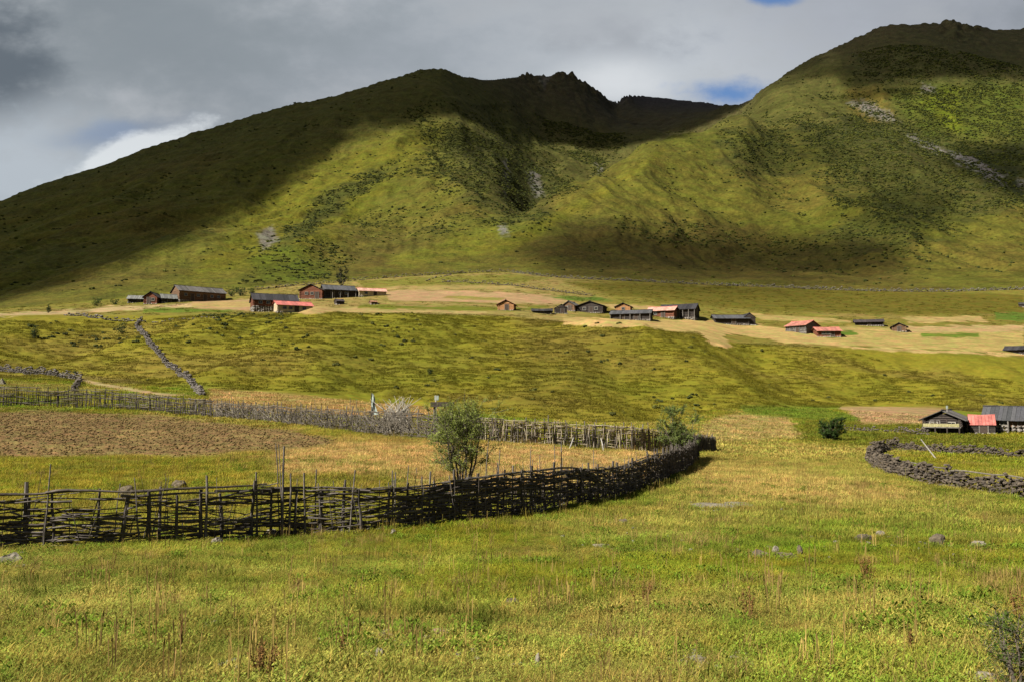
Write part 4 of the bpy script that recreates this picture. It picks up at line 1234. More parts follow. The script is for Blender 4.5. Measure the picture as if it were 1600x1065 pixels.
# tall stakes: (where it stands along the picture, height of its tip, lean in picture pixels, thickness)
for (u, vt, ln_, r) in ((30, 767, 0, 0.07), (72, 741, 4, 0.022), (245, 768, 2, 0.05), (319, 749, -2, 0.045), (332, 752, 2, 0.012), (402, 742, -7, 0.035), (434, 699, -9, 0.022), (440, 700, -6, 0.018), (444, 703, 1, 0.042), (456, 743, 0, 0.04), (484, 742, -3, 0.04),
                        (492, 737, 2, 0.025), (542, 737, 9, 0.028), (588, 752, 2, 0.02), (613, 737, 2, 0.028), (636, 729, 8, 0.02), (641, 733, 8, 0.016), (661, 746, 0, 0.035), (667, 738, 3, 0.05), (683, 752, 0, 0.05), (692, 744, -12, 0.02), (723, 746, 2, 0.035),
                        (757, 690, 6, 0.022), (777, 704, 6, 0.022), (781, 738, 0, 0.05), (805, 728, 0, 0.045), (826, 697, 1, 0.022), (838, 712, 1, 0.022), (869, 696, 2, 0.022), (873, 690, 5, 0.028), (880, 715, 1, 0.02), (926, 703, 8, 0.02), (950, 738, 0, 0.02)):
    s0 = F1.s_of(u)
    b = F1.at(s0); D_ = math.hypot(b[0], b[1])
    vb = float(to_pix(b[0], b[1], b[2])[1])
    hh = (vb - vt) / FPX * D_
    F1.post(s0, hh, r, M_STICK, 'stake', lean=ln_ / FPX * D_ * 1.15, lat=rng.uniform(-0.1, 0.1), kink=0.012)

for _ in range(48):
    s0 = rng.uniform(F1.s_of(120), F1.s_of(1060)); hh = float(F1.h(s0))
    F1.post(s0, hh + rng.uniform(0.12, 0.55) * rng.rand() ** 0.5, rng.uniform(0.014, 0.03), M_STICK, 'stake', lean=rng.normal() * 0.2, lat=rng.uniform(-0.1, 0.1), kink=0.015, sides=5)

# --- the far fences: dark pickets on the left, pale woven work to the right
pk_base = [(-180, 634), (-60, 634), (0, 634), (100, 636), (200, 639), (300, 648), (335, 651)]
pk_top = [(-180, 607), (0, 608), (120, 610), (240, 618), (335, 626)]
F2 = Fence('picket_fence', 'dark upright picket fence along the far side of the ploughed field', pk_base, pk_top, 'woven branch fences')
s = 0.2
while s < F2.L:
    hh = float(F2.h(s))
    F2.post(s, hh * rng.uniform(1.0, 1.18), rng.uniform(0.03, 0.05), M_DARKPICKET, lean=rng.normal() * 0.06, sides=5)
    s += rng.uniform(0.8, 1.1) * max(1.0, F2.L / 75.0)
m = MB()
s = 0.1
while s < F2.L:
    hh = float(F2.h(s)) * rng.uniform(0.72, 1.08); a = rng.normal() * 0.10
    P = [F2.at(s + a * t, rng.normal() * 0.05, hh * t) for t in (0, 0.5, 1.0)]
    m.tube(P, [0.035, 0.03, 0.018], 4)
    s += rng.uniform(0.05, 0.22)
m.build('pickets', M_DARKPICKET, F2.root)['kind'] = 'stuff'
m = MB()
for _ in range(190):
    s0 = rng.uniform(0, F2.L); hh = float(F2.h(s0))
    F2.branch(m, s0, rng.uniform(1.5, 4.5), hh * rng.uniform(0.15, 1.0), 1.0, rng.uniform(0, 6.28), rng.uniform(0.018, 0.035), rng.normal() * 0.05, 0.08, 4, 0.5)
for (ua, ub) in ((-60, 60), (40, 110), (120, 215), (180, 280), (225, 300), (250, 335)):
    sa, sb = F2.s_of(ua), F2.s_of(ub); ss = np.linspace(sa, sb, 7)
    m.tube(F2.at(ss, -0.10, F2.h(ss) * rng.uniform(0.7, 1.0) + np.linspace(0, rng.normal() * 0.3, 7)), 0.04, 5)
m.build('rails', M_PALE, F2.root)

wv_base = [(330, 650), (400, 656), (500, 668), (600, 679), (700, 687), (800, 692), (900, 698), (1000, 705), (1060, 707), (1121, 704)]
wv_top = [(330, 626), (430, 633), (500, 638), (560, 641), (640, 643), (700, 648), (800, 655), (900, 662), (1000, 668), (1050, 674), (1090, 681), (1121, 683)]
F3 = Fence('woven_fence', 'pale far fence of woven branches lit by the sun, enclosing the tan grass', wv_base, wv_top, 'woven branch fences')
s = 0.2
SP3 = max(0.75, F3.L / 92.0)
while s < F3.L:
    hh = float(F3.h(s))
    F3.post(s, hh * rng.uniform(0.98, 1.2), rng.uniform(0.035, 0.06), M_STICK, lean=rng.normal() * 0.05, sides=5)
    s += SP3 * rng.uniform(0.85, 1.2)
ma, mb_ = MB(), MB()
z = 0.03; layer = 0
while z < 1.0:
    s = -rng.uniform(0, 2)
    while s < F3.L:
        ln = rng.uniform(1.5, 4.0); s0 = max(0, s); mid = min(F3.L, s0 + ln / 2)
        u_ = float(np.interp(mid, F3.s, F3.U)); hh = float(F3.h(mid))
        if u_ > 560 or rng.rand() < 0.75:
            F3.branch(mb_ if 740 < u_ < 1075 else ma, s0, ln, z * hh * rng.uniform(0.97, 1.03), SP3, math.pi * (layer % 2), rng.uniform(0.018, 0.036), rng.normal() * 0.03, 0.06, 4, 0.38)
        s += ln * rng.uniform(0.6, 0.9)
    z += 0.052 * rng.uniform(0.8, 1.2); layer += 1
for _ in range(1100):      # brushwood heaped against it between the two corners
    s0 = rng.uniform(F3.s_of(340), F3.s_of(720)); hh = float(F3.h(s0))
    a = rng.normal() * 0.75; ln = rng.uniform(0.1, 0.7) * hh; za = rng.uniform(0, 0.55) * hh; la = rng.uniform(0.02, 0.28)
    P = [F3.at(s0 + a * t, la + rng.normal() * 0.04, min(hh * 0.98, za + ln * t)) for t in (0, 0.5, 1.0)]
    ma.tube(P, [0.022, 0.018, 0.008], 4)
for _ in range(330):      # upright sticks at the right end
    s0 = rng.uniform(F3.s_of(1040), F3.L); hh = float(F3.h(s0)); a = rng.normal() * 0.12
    P = [F3.at(s0 + a * t, rng.normal() * 0.08, hh * t * rng.uniform(0.8, 1.05)) for t in (0, 0.5, 1.0)]
    ma.tube(P, [0.03, 0.026, 0.016], 4)
for _ in range(420):      # thin uprights woven in on the right
    s0 = rng.uniform(F3.s_of(715), F3.s_of(1045)); hh = float(F3.h(s0)); a = rng.normal() * 0.10
    P = [F3.at(s0 + a * t, rng.normal() * 0.07, hh * t * rng.uniform(0.75, 1.05)) for t in (0, 0.5, 1.0)]
    (ma if rng.rand() < 0.6 else mb_).tube(P, [0.026, 0.022, 0.013], 4)
F3_weave = ma.build('weave', M_PALE, F3.root)
mb_.build('weave', M_PALE2, F3.root)
for (u, vt, ln_, r) in ((360, 618, 1, 0.025), (470, 628, 0, 0.03), (492, 625, 1, 0.02), (548, 622, 0, 0.025), (556, 624, 0, 0.02), (858, 648, 0, 0.05), (873, 655, 0, 0.03), (930, 655, 1, 0.03), (941, 662, 0, 0.035), (988, 660, 0, 0.04), (1012, 660, 0, 0.04), (1106, 676, 0, 0.03), (1114, 677, 0, 0.03)):
    s0 = F3.s_of(u); b = F3.at(s0); D_ = math.hypot(b[0], b[1]); vb = float(to_pix(b[0], b[1], b[2])[1])
    F3.post(s0, (vb - vt) / FPX * D_, r, M_STICK, 'stake', lean=ln_ / FPX * D_, kink=0.012)
# two bleached poles leaning on it
for (ub, vb, ut, vt, lab) in ((889, 700, 896, 683, 'bleached pole leaning right against the pale far fence, left of the pair'), (943, 705, 939, 684, 'bleached pole leaning left against the pale far fence, right of the pair'),
                              (306, 641, 305, 624, 'bleached pole standing against the dark picket fence')):
    p = hit(ub, vb, 30); D_ = math.hypot(p[0], p[1])
    F = F3 if ub > 335 else F2
    hh = (vb - vt) / FPX * D_
    x, yy, zz = pix_dir(ut, vt); q = np.array([x, yy, zz]) / math.hypot(x, yy) * (D_ + 0.5) + np.array((0, 0, CAM_Z))
    m = MB(); m.tube([p - (0, 0, 0.1), (p + q) / 2 + (0.03, 0, 0), q], [0.04, 0.036, 0.03], 6)
    o = m.build('leaning_pole', M_WHITEWOOD); tag(o, lab, 'pole', 'bleached leaning poles')


# ------------------------------------------------------------------ dry stone walls
def stone_wall(name, label, pts, hgt, width, mat, size, level=0, rmin=20.0, courses=None, taper=0.6, jit=0.25, group='dry stone walls'):
    P = []
    for (u, v) in pts:
        p = hit(u, v, rmin); P.append(p[:2])
    P = np.array(P); d = np.concatenate([[0], np.cumsum(np.linalg.norm(np.diff(P, axis=0), axis=1))])
    m = MB()
    nc = courses or max(1, int(hgt / (size * 0.75)))
    nw = max(1, int(width / (size * 0.9)))
    for c_ in range(nc):
        zf = (c_ + 0.3) / nc
        wd = width * (1 - (1 - taper) * zf)
        for wi in range(nw):
            if 0 < wi < nw - 1 and c_ < nc - 1:
                continue
            s_ = rng.uniform(0, size)
            while s_ < d[-1]:
                x = np.interp(s_, d, P[:, 0]); y = np.interp(s_, d, P[:, 1])
                i = min(np.searchsorted(d, s_), len(P) - 1); i = max(i, 1)
                t = (P[i] - P[i - 1]) / (np.linalg.norm(P[i] - P[i - 1]) + 1e-9)
                off = ((wi + 0.5) / nw - 0.5) * wd + rng.normal() * size * 0.15
                hv = hgt * (1 + 0.25 * math.sin(s_ * 0.7 + 2) * jit * 2)
                if not (c_ == nc - 1 and rng.rand() < 0.35):
                    x2, y2 = x - t[1] * off, y + t[0] * off
                    k = rng.uniform(0.7, 1.25)
                    stone(m, (x2, y2, gz(x2, y2) + hv * zf * (0.85 + 0.25 * math.sin(s_ * 2.1 + wi) ) + rng.normal() * size * (0.38 if size < 0.3 else 0.09)), (size * rng.uniform(0.45, 0.9) * k, size * 0.55 * k, size * 0.42 * rng.uniform(0.5, 1.3)), level, 0.3)
                s_ += size * rng.uniform(0.8, 1.2)
    o = m.build(name, mat)
    return tag(o, label, 'wall', group)


stone_wall('stone_wall', 'near side of the grey rubble enclosure on the right, curving round to its blunt left end', [(1405, 701), (1380, 703), (1366, 710), (1364, 718), (1374, 727), (1400, 739), (1435, 749), (1480, 759), (1530, 767), (1600, 776), (1680, 785)], 0.84, 1.1, M_STONE, 0.19, 1, 20)
stone_wall('stone_wall', 'far side of the grey rubble enclosure below the farm buildings', [(1400, 701), (1430, 704), (1470, 707), (1510, 709), (1560, 712), (1600, 715), (1680, 720)], 0.66, 0.8, M_STONE, 0.20, 1, 20)
stone_wall('stone_wall', 'low wall running from the round bush to the balcony house', [(1318, 672), (1350, 673), (1400, 675), (1452, 679)], 0.8, 0.5, M_WALLDARK, 0.34, 0, 60)
stone_wall('stone_wall', 'long dry stone wall at the foot of the right mountain above the village plots', [(800, 426), (850, 432), (900, 436), (1000, 440), (1100, 445), (1200, 449), (1350, 455), (1480, 456), (1600, 453), (1680, 452)], 1.35, 0.8, M_STONEFAR, 0.6, 0, 200)
stone_wall('stone_wall', 'dark wall climbing from the hedge to the head of the terrace', [(398, 453), (440, 449), (500, 444), (560, 438), (610, 434), (670, 430), (740, 426), (800, 425)], 1.3, 0.7, M_WALLDARK, 0.6, 0, 200)
stone_wall('stone_wall', 'short dark spur of wall inside the head of the terrace', [(665, 440), (680, 434), (705, 430)], 0.8, 0.7, M_WALLDARK, 0.75, 0, 200)
stone_wall('stone_wall', 'dark wall between the upper plots left of the middle cluster', [(690, 441), (760, 443), (820, 449), (870, 456), (930, 463)], 1.1, 0.6, M_WALLDARK, 0.6, 0, 200)
stone_wall('stone_wall', 'grey wall along the brow of the bank at the upper left', [(100, 493), (130, 494), (160, 498), (190, 502), (222, 502)], 1.0, 0.7, M_STONEFAR, 0.55, 0, 100)
stone_wall('stone_wall', 'faint brown wall on the brow of the bank right of the wall corner', [(222, 503), (260, 502), (300, 499), (340, 502)], 0.7, 0.6, M_STONEFAR, 0.55, 0, 100)
stone_wall('stone_wall', 'long grey wall running down the bank to the picket fence', [(221, 501), (213, 510), (222, 522), (235, 540), (255, 562), (280, 584), (300, 600), (316, 618)], 0.95, 0.8, M_STONEFAR, 0.36, 0, 60)
stone_wall('stone_wall', 'old wall round the small paddock at the far left', [(-80, 574), (0, 580), (40, 583), (90, 588), (126, 593)], 1.2, 0.7, M_STONEFAR, 0.36, 0, 60)
stone_wall('stone_wall', 'dark end wall of the small paddock meeting the picket fence', [(126, 593), (122, 602), (113, 612)], 1.1, 0.7, M_WALLDARK, 0.5, 0, 60)

# rails lying along the top of the rubble enclosure
for (a, b, va, vb, lab) in ((1425, 1475, 732, 744, 'bleached rail lying on the near rubble wall, left one'), (1485, 1600, 746, 762, 'long grey rail lying on the near rubble wall, right one')):
    p = hit(a, va + 14, 20); q = hit(b, vb + 12, 20)
    m = MB()
    ts = np.linspace(0, 1, 6)
    P = [(p + (q - p) * t) for t in ts]
    P = [(x[0], x[1], gz(x[0], x[1]) + 0.80 + rng.normal() * 0.015) for x in P]
    m.tube(P, 0.035, 6)
    tag(m.build('fence_rail', M_PALE), lab, 'rail', 'rails on the rubble wall')
p = hit(1464, 716, 20)
m = MB(); m.tube([p - (0, 0, 0.1), p + (-0.55, 0.2, 0.75), p + (-0.95, 0.3, 1.35)], [0.05, 0.045, 0.035], 6)
tag(m.build('leaning_pole', M_WHITEWOOD), 'bleached pole leaning on the far rubble wall below the balcony house', 'pole')
# ------------------------------------------------------------------ trees and bushes
def leaf_mat(name, a, b, tr=0.35):
    return island_mat(name, [a, b, tuple(0.6 * x + 0.4 * y for x, y in zip(a, b))], 0.8, 0.08, 1.5, 0.3, 0.0, (1, 1, 1), tr)


M_WILLOW = leaf_mat('willow_leaves', (0.105, 0.132, 0.024), (0.18, 0.205, 0.050))
M_WILLOW2 = leaf_mat('grey_willow_leaves', (0.075, 0.105, 0.022), (0.13, 0.16, 0.045))
M_DARKLEAF = leaf_mat('dark_bush_leaves', (0.018, 0.034, 0.008), (0.035, 0.060, 0.012), 0.25)
M_PINE = leaf_mat('dark_tree_leaves', (0.012, 0.018, 0.008), (0.022, 0.030, 0.012), 0.15)
M_LUSHLEAF = leaf_mat('green_bush_leaves', (0.032, 0.055, 0.008), (0.060, 0.090, 0.014), 0.3)


def leaves_mesh(name, pts, ln, wd, mat, parent, up=0.3):
    pts = np.asarray(pts, float); n = len(pts)
    d = rng.normal(size=(n, 3)); d[:, 2] = d[:, 2] * 0.8 + up; d /= np.linalg.norm(d, axis=1, keepdims=True)
    e = np.cross(d, rng.normal(size=(n, 3))); e /= np.linalg.norm(e, axis=1, keepdims=True) + 1e-9
    L = ln * rng.uniform(0.6, 1.3, (n, 1)); W = wd * rng.uniform(0.7, 1.3, (n, 1))
    V = np.stack([pts - d * L / 2, pts + e * W / 2, pts + d * L / 2, pts - e * W / 2], 1).reshape(-1, 3)
    me = bpy.data.meshes.new(name)
    me.vertices.add(4 * n); me.vertices.foreach_set('co', V.astype(np.float32).reshape(-1))
    me.loops.add(4 * n); me.loops.foreach_set('vertex_index', np.arange(4 * n, dtype=np.int32))
    me.polygons.add(n); me.polygons.foreach_set('loop_start', np.arange(n, dtype=np.int32) * 4); me.polygons.foreach_set('loop_total', np.full(n, 4, np.int32))
    me.update(calc_edges=True)
    me.materials.append(mat)
    o = bpy.data.objects.new(name, me); COL.objects.link(o)
    o.parent = parent
    return o


def grow_tree(name, label, u, v, hpx, wpx, mat, nleaf, leaf, stems=5, cat='tree', group=None, low=0.2, rmin=3.0, conic=0.0, spray=0.35, lean=0.0):
    p = hit(u, v, rmin); D_ = math.hypot(p[0], p[1])
    hh = hpx * D_ / FPX; ww = wpx * D_ / FPX
    root = empty(name, p); tag(root, label, cat, group)
    m = MB(); tips = []
    for i in range(stems):
        a = 2 * math.pi * i / stems + rng.uniform(-0.5, 0.5)
        out = ww * 0.5 * rng.uniform(0.25, 0.95) if stems > 1 else 0.02
        top = hh * rng.uniform(0.72, 1.0)
        n = 8
        t = np.linspace(0, 1, n)
        rad = out * t ** 0.75 * (1 - 0.25 * t)
        P = np.stack([np.cos(a) * rad + rng.normal(size=n) * 0.02 * hh * t + lean * t * hh, np.sin(a) * rad + rng.normal(size=n) * 0.02 * hh * t, top * t - 0.1], -1)
        m.tube(P, np.linspace(0.016, 0.003, n) * hh * (1.0 if stems > 1 else 1.8), 5)
        nb = 12
        for j in range(nb):
            tb_ = rng.uniform(low, 1.0)
            b0 = np.array([np.interp(tb_, t, P[:, q]) for q in range(3)])
            aa = rng.uniform(0, 2 * math.pi)
            reach = ww * 0.5 * rng.uniform(0.3, 0.75) * (1 - conic * tb_) * math.sqrt(max(0.05, 1 - ((tb_ - 0.42) / 0.62) ** 2))
            b1 = b0 + np.array([math.cos(aa) * reach, math.sin(aa) * reach, rng.uniform(0.02, spray) * hh * 0.55])
            bm_ = (b0 + b1) / 2 + np.array([0, 0, -0.02 * hh])
            Q = np.array([b0, bm_, b1])
            m.tube(Q, [0.006 * hh * 0.6, 0.004 * hh * 0.6, 0.0015 * hh], 4)
            for _ in range(5):
                k0 = rng.uniform(0.3, 1.0); c0 = b0 + (b1 - b0) * k0
                c1 = c0 + rng.normal(size=3) * np.array((0.07, 0.07, 0.05)) * hh + np.array((0, 0, rng.uniform(0.02, 0.10) * hh))
                m.tube([c0, (c0 + c1) / 2, c1], [0.002 * hh, 0.0015 * hh, 0.0008 * hh], 3)
                tips.append((c0, c1))
    m.build('trunk', M_BARK, root)
    tips = [(a, b) for a, b in tips if a[2] > low * 0.6 * hh and b[2] < hh * 1.08]
    ks = rng.randint(0, len(tips), nleaf); tt = rng.uniform(0, 1.15, nleaf)[:, None]
    A = np.array([tips[i][0] for i in ks]); B = np.array([tips[i][1] for i in ks])
    pts = A + (B - A) * tt + rng.normal(size=(nleaf, 3)) * 0.014 * hh
    pts[:, 2] = np.maximum(pts[:, 2], 0.02)
    leaves_mesh('crown', pts, leaf, leaf * 0.30, mat, root)
    return root


grow_tree('willow_tree', 'slender grey green willow rising behind the near woven fence', 722, 772, 140, 118, M_WILLOW, 14000, 0.10, stems=9, low=0.32, rmin=10, spray=0.7)
grow_tree('willow_tree', 'smaller wispy willow behind the corner where the fences meet', 1060, 716, 76, 78, M_WILLOW2, 8000, 0.14, stems=6, low=0.22, rmin=10, spray=0.5)
grow_tree('round_bush', 'dense dark green round bush on the flat below the bank', 1299, 687, 32, 46, M_DARKLEAF, 6500, 0.22, stems=9, cat='bush', low=0.03, rmin=20)
GB = 'bushes beside the village'
grow_tree('broad_tree', 'dark upright tree behind the bluish roofed barn', 534, 449, 30, 19, M_PINE, 3000, 0.34, stems=4, low=0.12, rmin=150, conic=0.3)
grow_tree('hedge_bush', 'dark green bush nearest the long log house in the hedge', 361, 463, 15, 24, M_LUSHLEAF, 1300, 0.30, stems=6, cat='bush', group=GB, low=0.05, rmin=150)
grow_tree('hedge_bush', 'middle dark green bush of the hedge left of the stone based house', 378, 463, 14, 22, M_DARKLEAF, 1300, 0.30, stems=6, cat='bush', group=GB, low=0.05, rmin=150)
grow_tree('hedge_bush', 'bush of the hedge closest to the stone based house', 394, 461, 12, 18, M_LUSHLEAF, 1000, 0.30, stems=6, cat='bush', group=GB, low=0.05, rmin=150)
grow_tree('roadside_bush', 'round green bush beside the track left of the village', 151, 479, 13, 22, M_LUSHLEAF, 1200, 0.26, stems=6, cat='bush', group=GB, low=0.05, rmin=150)
grow_tree('roadside_bush', 'low green bush between the track bush and the low dark shed', 180, 476, 8, 17, M_DARKLEAF, 700, 0.26, stems=6, cat='bush', group=GB, low=0.05, rmin=150)
grow_tree('roadside_bush', 'dark bush on the track at the far left brow', 76, 489, 11, 10, M_DARKLEAF, 600, 0.24, stems=5, cat='bush', group=GB, low=0.05, rmin=150)
grow_tree('slope_bush', 'tall dark bush on the left part of the bank', 53, 529, 18, 13, M_DARKLEAF, 900, 0.22, stems=5, cat='bush', group='bushes on the bank', low=0.05, rmin=60)
grow_tree('slope_bush', 'lone dark bush low on the middle of the bank', 672, 585, 10, 12, M_DARKLEAF, 600, 0.2, stems=5, cat='bush', group='bushes on the bank', low=0.05, rmin=60)
grow_tree('slope_bush', 'dark bush cluster beside the wall running down the bank', 190, 521, 13, 24, M_DARKLEAF, 1000, 0.22, stems=6, cat='bush', group='bushes on the bank', low=0.05, rmin=60)
grow_tree('thorn_bush', 'prickly dark green bush in the lower right corner', 1600, 1085, 130, 150, M_LUSHLEAF, 1900, 0.040, stems=10, cat='bush', low=0.03, rmin=3)
grow_tree('weed_clump', 'leafy green weeds at the foot of the willow', 690, 778, 26, 50, M_LUSHLEAF, 900, 0.10, stems=8, cat='plant', low=0.03, rmin=10)

# ------------------------------------------------------------------ stones in the meadow and other small things
def rock(label, u, v, wpx, hpx, mat, n=1, flat=1.0, cat='rock', name='rock', rmin=3.0, group='stones lying in the meadow'):
    p = hit(u, v, rmin); D_ = math.hypot(p[0], p[1])
    ww = wpx * D_ / FPX * 0.95; hh = hpx * D_ / FPX * 1.15
    m = MB()
    for i in range(n):
        off = (rng.uniform(-0.5, 0.5) * ww, rng.uniform(-0.3, 0.3) * ww) if n > 1 else (0, 0)
        k = 1.0 if n == 1 else rng.uniform(0.3, 0.6)
        x, y = p[0] + off[0], p[1] + off[1]
        stone(m, (x, y, gz(x, y) + hh * k * 0.22), (ww * 0.55 * k, ww * 0.42 * k, hh * 0.75 * k), 2, 0.32)
    o = m.build(name, mat)
    return tag(o, label, cat, group)


rock('pale rounded stone at the foot of the near fence left of centre', 339, 849, 22, 9, M_ROCKPALE)
rock('whitish stone in the grass at the fence foot near the tall twin stakes', 425, 836, 20, 9, M_ROCKPALE)
rock('small pale stone at the fence foot below the thick tangled part', 614, 833, 14, 8, M_ROCKPALE)
rock('pale bluish rubble in the grass at the far left fence foot', 14, 878, 40, 13, M_ROCKPALE)
rock('brown grey boulder behind the fence, left of two', 199, 774, 26, 14, M_ROCKDARK)
rock('dark flat boulder behind the fence, right of two', 282, 760, 26, 10, M_ROCKDARK)
rock('large dark stone of the group right of centre, on the left', 1190, 871, 28, 14, M_ROCKDARK)
rock('white angular stone on top of the dark group right of centre', 1212, 864, 11, 11, M_ROCKPALE)
rock('long flat grey slab of the group right of centre', 1228, 872, 46, 11, M_ROCKDARK)
rock('upright grey stone at the right end of the group right of centre', 1249, 869, 13, 15, M_ROCKDARK)
rock('small dark stone alone in the grass below the picture centre', 800, 946, 30, 12, M_ROCKDARK)
rock('grey and white stone by the withered stalks at lower centre', 599, 998, 19, 15, M_ROCKDARK)
rock('flat reddish stone at lower centre', 686, 992, 40, 9, M_ROCKRED)
rock('pale stone next to the flat reddish stone', 664, 1000, 16, 9, M_ROCKPALE)
rock('pale stone below the grey and white one at lower centre', 593, 1027, 20, 13, M_ROCKPALE)
rock('white upright stone near the lower edge right of centre', 842, 1040, 14, 20, M_ROCKPALE)
rock('pale stone pile near the lower edge, right half', 1083, 1034, 44, 16, M_ROCKPALE, 5, name='stone_pile', cat='stones')
rock('small white stone below the pale stone pile', 1085, 1056, 13, 8, M_ROCKPALE)
rock('grey flat stone right of the pale stone pile', 1157, 1040, 26, 10, M_ROCKDARK)
rock('whitish stone in the patch of pale leaves at lower left', 333, 976, 18, 8, M_ROCKPALE)
rock('pale stone low in the grass at lower left', 358, 1041, 14, 9, M_ROCKPALE)
rock('dark grey stone half sunk on the right, left one of three', 1350, 843, 30, 8, M_ROCKDARK)
rock('white topped stone on the right, middle one of three', 1376, 838, 14, 9, M_ROCKPALE)
rock('dark lumpy stone on the right, right one of three', 1468, 852, 26, 15, M_ROCKDARK)
rock('pale flat stone near the right edge', 1530, 853, 26, 7, M_ROCKPALE)
rock('grey stone in the grass above the picture centre bottom', 973, 817, 24, 8, M_ROCKDARK)
rock('pale flat stone in the grass left of the white topped group', 940, 854, 30, 6, M_ROCKPALE)
rock('scatter of pale cobbles on the worn turf near the fence end', 1125, 790, 90, 7, M_ROCKPALE, 9, name='cobbles', cat='cobbles')
rock('pale stone at the bottom right corner beside the thorn bush', 1540, 1062, 30, 12, M_ROCKPALE)
rock('white stone in the small paddock at the far left', 5, 600, 9, 8, M_ROCKPALE, rmin=60)

# withered stalks (dock and thistle) standing in the meadow
M_STALK = island_mat('withered_stalks', [(0.075, 0.040, 0.016), (0.14, 0.08, 0.026), (0.10, 0.052, 0.02)], 0.9, 0.1, 9, 0.3)
M_SEED = island_mat('withered_seed_heads', [(0.085, 0.040, 0.014), (0.15, 0.085, 0.025)], 0.9, 0.1, 9, 0.3)


def stalks(label, u, v, hpx, wpx, n, name='withered_plant', group='withered stalks in the meadow', rmin=3.0, seeds=26):
    p = hit(u, v, rmin); D_ = math.hypot(p[0], p[1])
    hh = hpx * D_ / FPX; ww = wpx * D_ / FPX
    root = empty(name, p); tag(root, label, 'plant', group)
    m = MB(); pts = []
    for i in range(n):
        a = rng.uniform(0, 6.28); rr_ = rng.uniform(0, 0.5) * ww; k = rng.uniform(0.6, 1.0)
        b = np.array([math.cos(a) * rr_ * 0.35, math.sin(a) * rr_ * 0.35, -0.02]); t_ = np.array([math.cos(a) * rr_, math.sin(a) * rr_, hh * k])
        m.tube([b, (b + t_) / 2 + rng.normal(size=3) * 0.012, t_], [0.0055, 0.0045, 0.002], 4)
        for _ in range(seeds):
            q = rng.uniform(0.45, 1.0)
            pts.append(b + (t_ - b) * q + rng.normal(size=3) * 0.016)
    m.build('stalk', M_STALK, root)
    leaves_mesh('seed_head', pts, 0.032, 0.014, M_SEED, root, 0.6)['kind'] = 'stuff'
    return root


stalks('bushy brown and yellow withered plant right of the stone group', 1355, 910, 42, 36, 12)
stalks('tall dark withered plant below the stone group', 1170, 966, 48, 30, 7)
stalks('short brown seed stalks right of the picture centre', 1005, 946, 36, 46, 7)
stalks('cluster of brown stalks at the lower left of centre', 410, 1062, 66, 74, 11)
stalks('single rusty stalk left of the pale stones at lower centre', 537, 1035, 50, 8, 2)
stalks('thin upright reddish stalks in the lower left grass', 268, 915, 50, 22, 3, seeds=8)
stalks('pair of thin dry stalks above the lower left corner', 283, 1020, 60, 22, 4, seeds=6)
stalks('dry stalks at the left fence foot', 170, 892, 36, 40, 4, seeds=6)
stalks('rusty stalks below the thick tangled part of the fence', 462, 925, 24, 18, 4)
stalks('dark dry stalks above the thorn bush near the right edge', 1592, 975, 50, 40, 7)
stalks('reddish stalks in the grass left of the thorn bush', 1425, 1020, 44, 16, 3)

def behind(u, extra):
    """a spot on the ground some metres behind the pale far fence"""
    q = F3.at(F3.s_of(u)); r_ = math.hypot(q[0], q[1]) + extra
    x_, y_, _ = pix_dir(u, 627.0); l_ = math.hypot(x_, y_)
    return np.array([x_ / l_ * r_, y_ / l_ * r_, gz(x_ / l_ * r_, y_ / l_ * r_)])


# heap of bleached branches and the things by it behind the far fence
b = behind(622, 4.0)
m = MB()
px1 = math.hypot(b[0], b[1]) / FPX
pile_h = CAM_Z + (627.5 - 630) * px1 - b[2]
for i in range(130):
    a = rng.uniform(0, 6.28); r0 = rng.uniform(0.1, 1.0) * 30 * px1
    c0 = np.array([b[0] + math.cos(a) * r0 * 1.2, b[1] + math.sin(a) * r0 * 0.7, 0]); c0[2] = gz(c0[0], c0[1])
    c1 = np.array([b[0] + rng.normal() * 0.55, b[1] + rng.normal() * 0.4, b[2] + pile_h * rng.uniform(0.45, 1.0)])
    c1 = c1 + (c1 - c0) * rng.uniform(-0.1, 0.35)
    mid = (c0 + c1) / 2 + rng.normal(size=3) * 0.12 + np.array((0, 0, 0.15))
    m.tube([c0, mid, c1], [0.04, 0.03, 0.014], 4)
m.tube([b + (0.2, 0, pile_h * 0.7), b + (0.9, 0, pile_h * 0.95), b + (1.6, 0.1, pile_h * 1.2)], [0.03, 0.025, 0.015], 5)
tag(m.build('branch_pile', M_PILE), 'heap of bleached branches behind the pale far fence', 'branch pile')
M_CLOTH = island_mat('washed_out_cloth', [(0.20, 0.24, 0.20), (0.25, 0.28, 0.25)], 0.9, 0.1, 5, 0.25)
b = behind(580, 2.5)
px1 = math.hypot(b[0], b[1]) / FPX
root = empty('flag_pole', b); tag(root, 'pole with a ragged pale green prayer cloth left of the branch heap', 'flag pole')
hp_ = CAM_Z + (627.5 - 613) * px1 - b[2]
m = MB(); m.tube([(0, 0, -0.2), (0.03, 0, hp_ * 0.5), (0, 0, hp_)], [0.04, 0.035, 0.02], 6); m.build('pole', M_POST, root)
m = MB()
nn = 9
V = []; Fq = []
for i in range(nn):
    t = i / (nn - 1)
    wv = 0.10 + 0.34 * t + 0.05 * math.sin(9 * t)
    for k_ in range(4):
        V.append((0.03 + wv * k_ / 3, 0.07 * math.sin(k_ * 1.7 + i * 0.8), hp_ * 0.98 - t * hp_ * 0.55))
for i in range(nn - 1):
    for k_ in range(3):
        Fq.append((i * 4 + k_, i * 4 + k_ + 1, i * 4 + k_ + 5, i * 4 + k_ + 4))
m.add(V, Fq)
fo = m.build('cloth', M_CLOTH, root)
sm = fo.modifiers.new('thick', 'SOLIDIFY'); sm.thickness = 0.02
b = behind(692, 6.0)
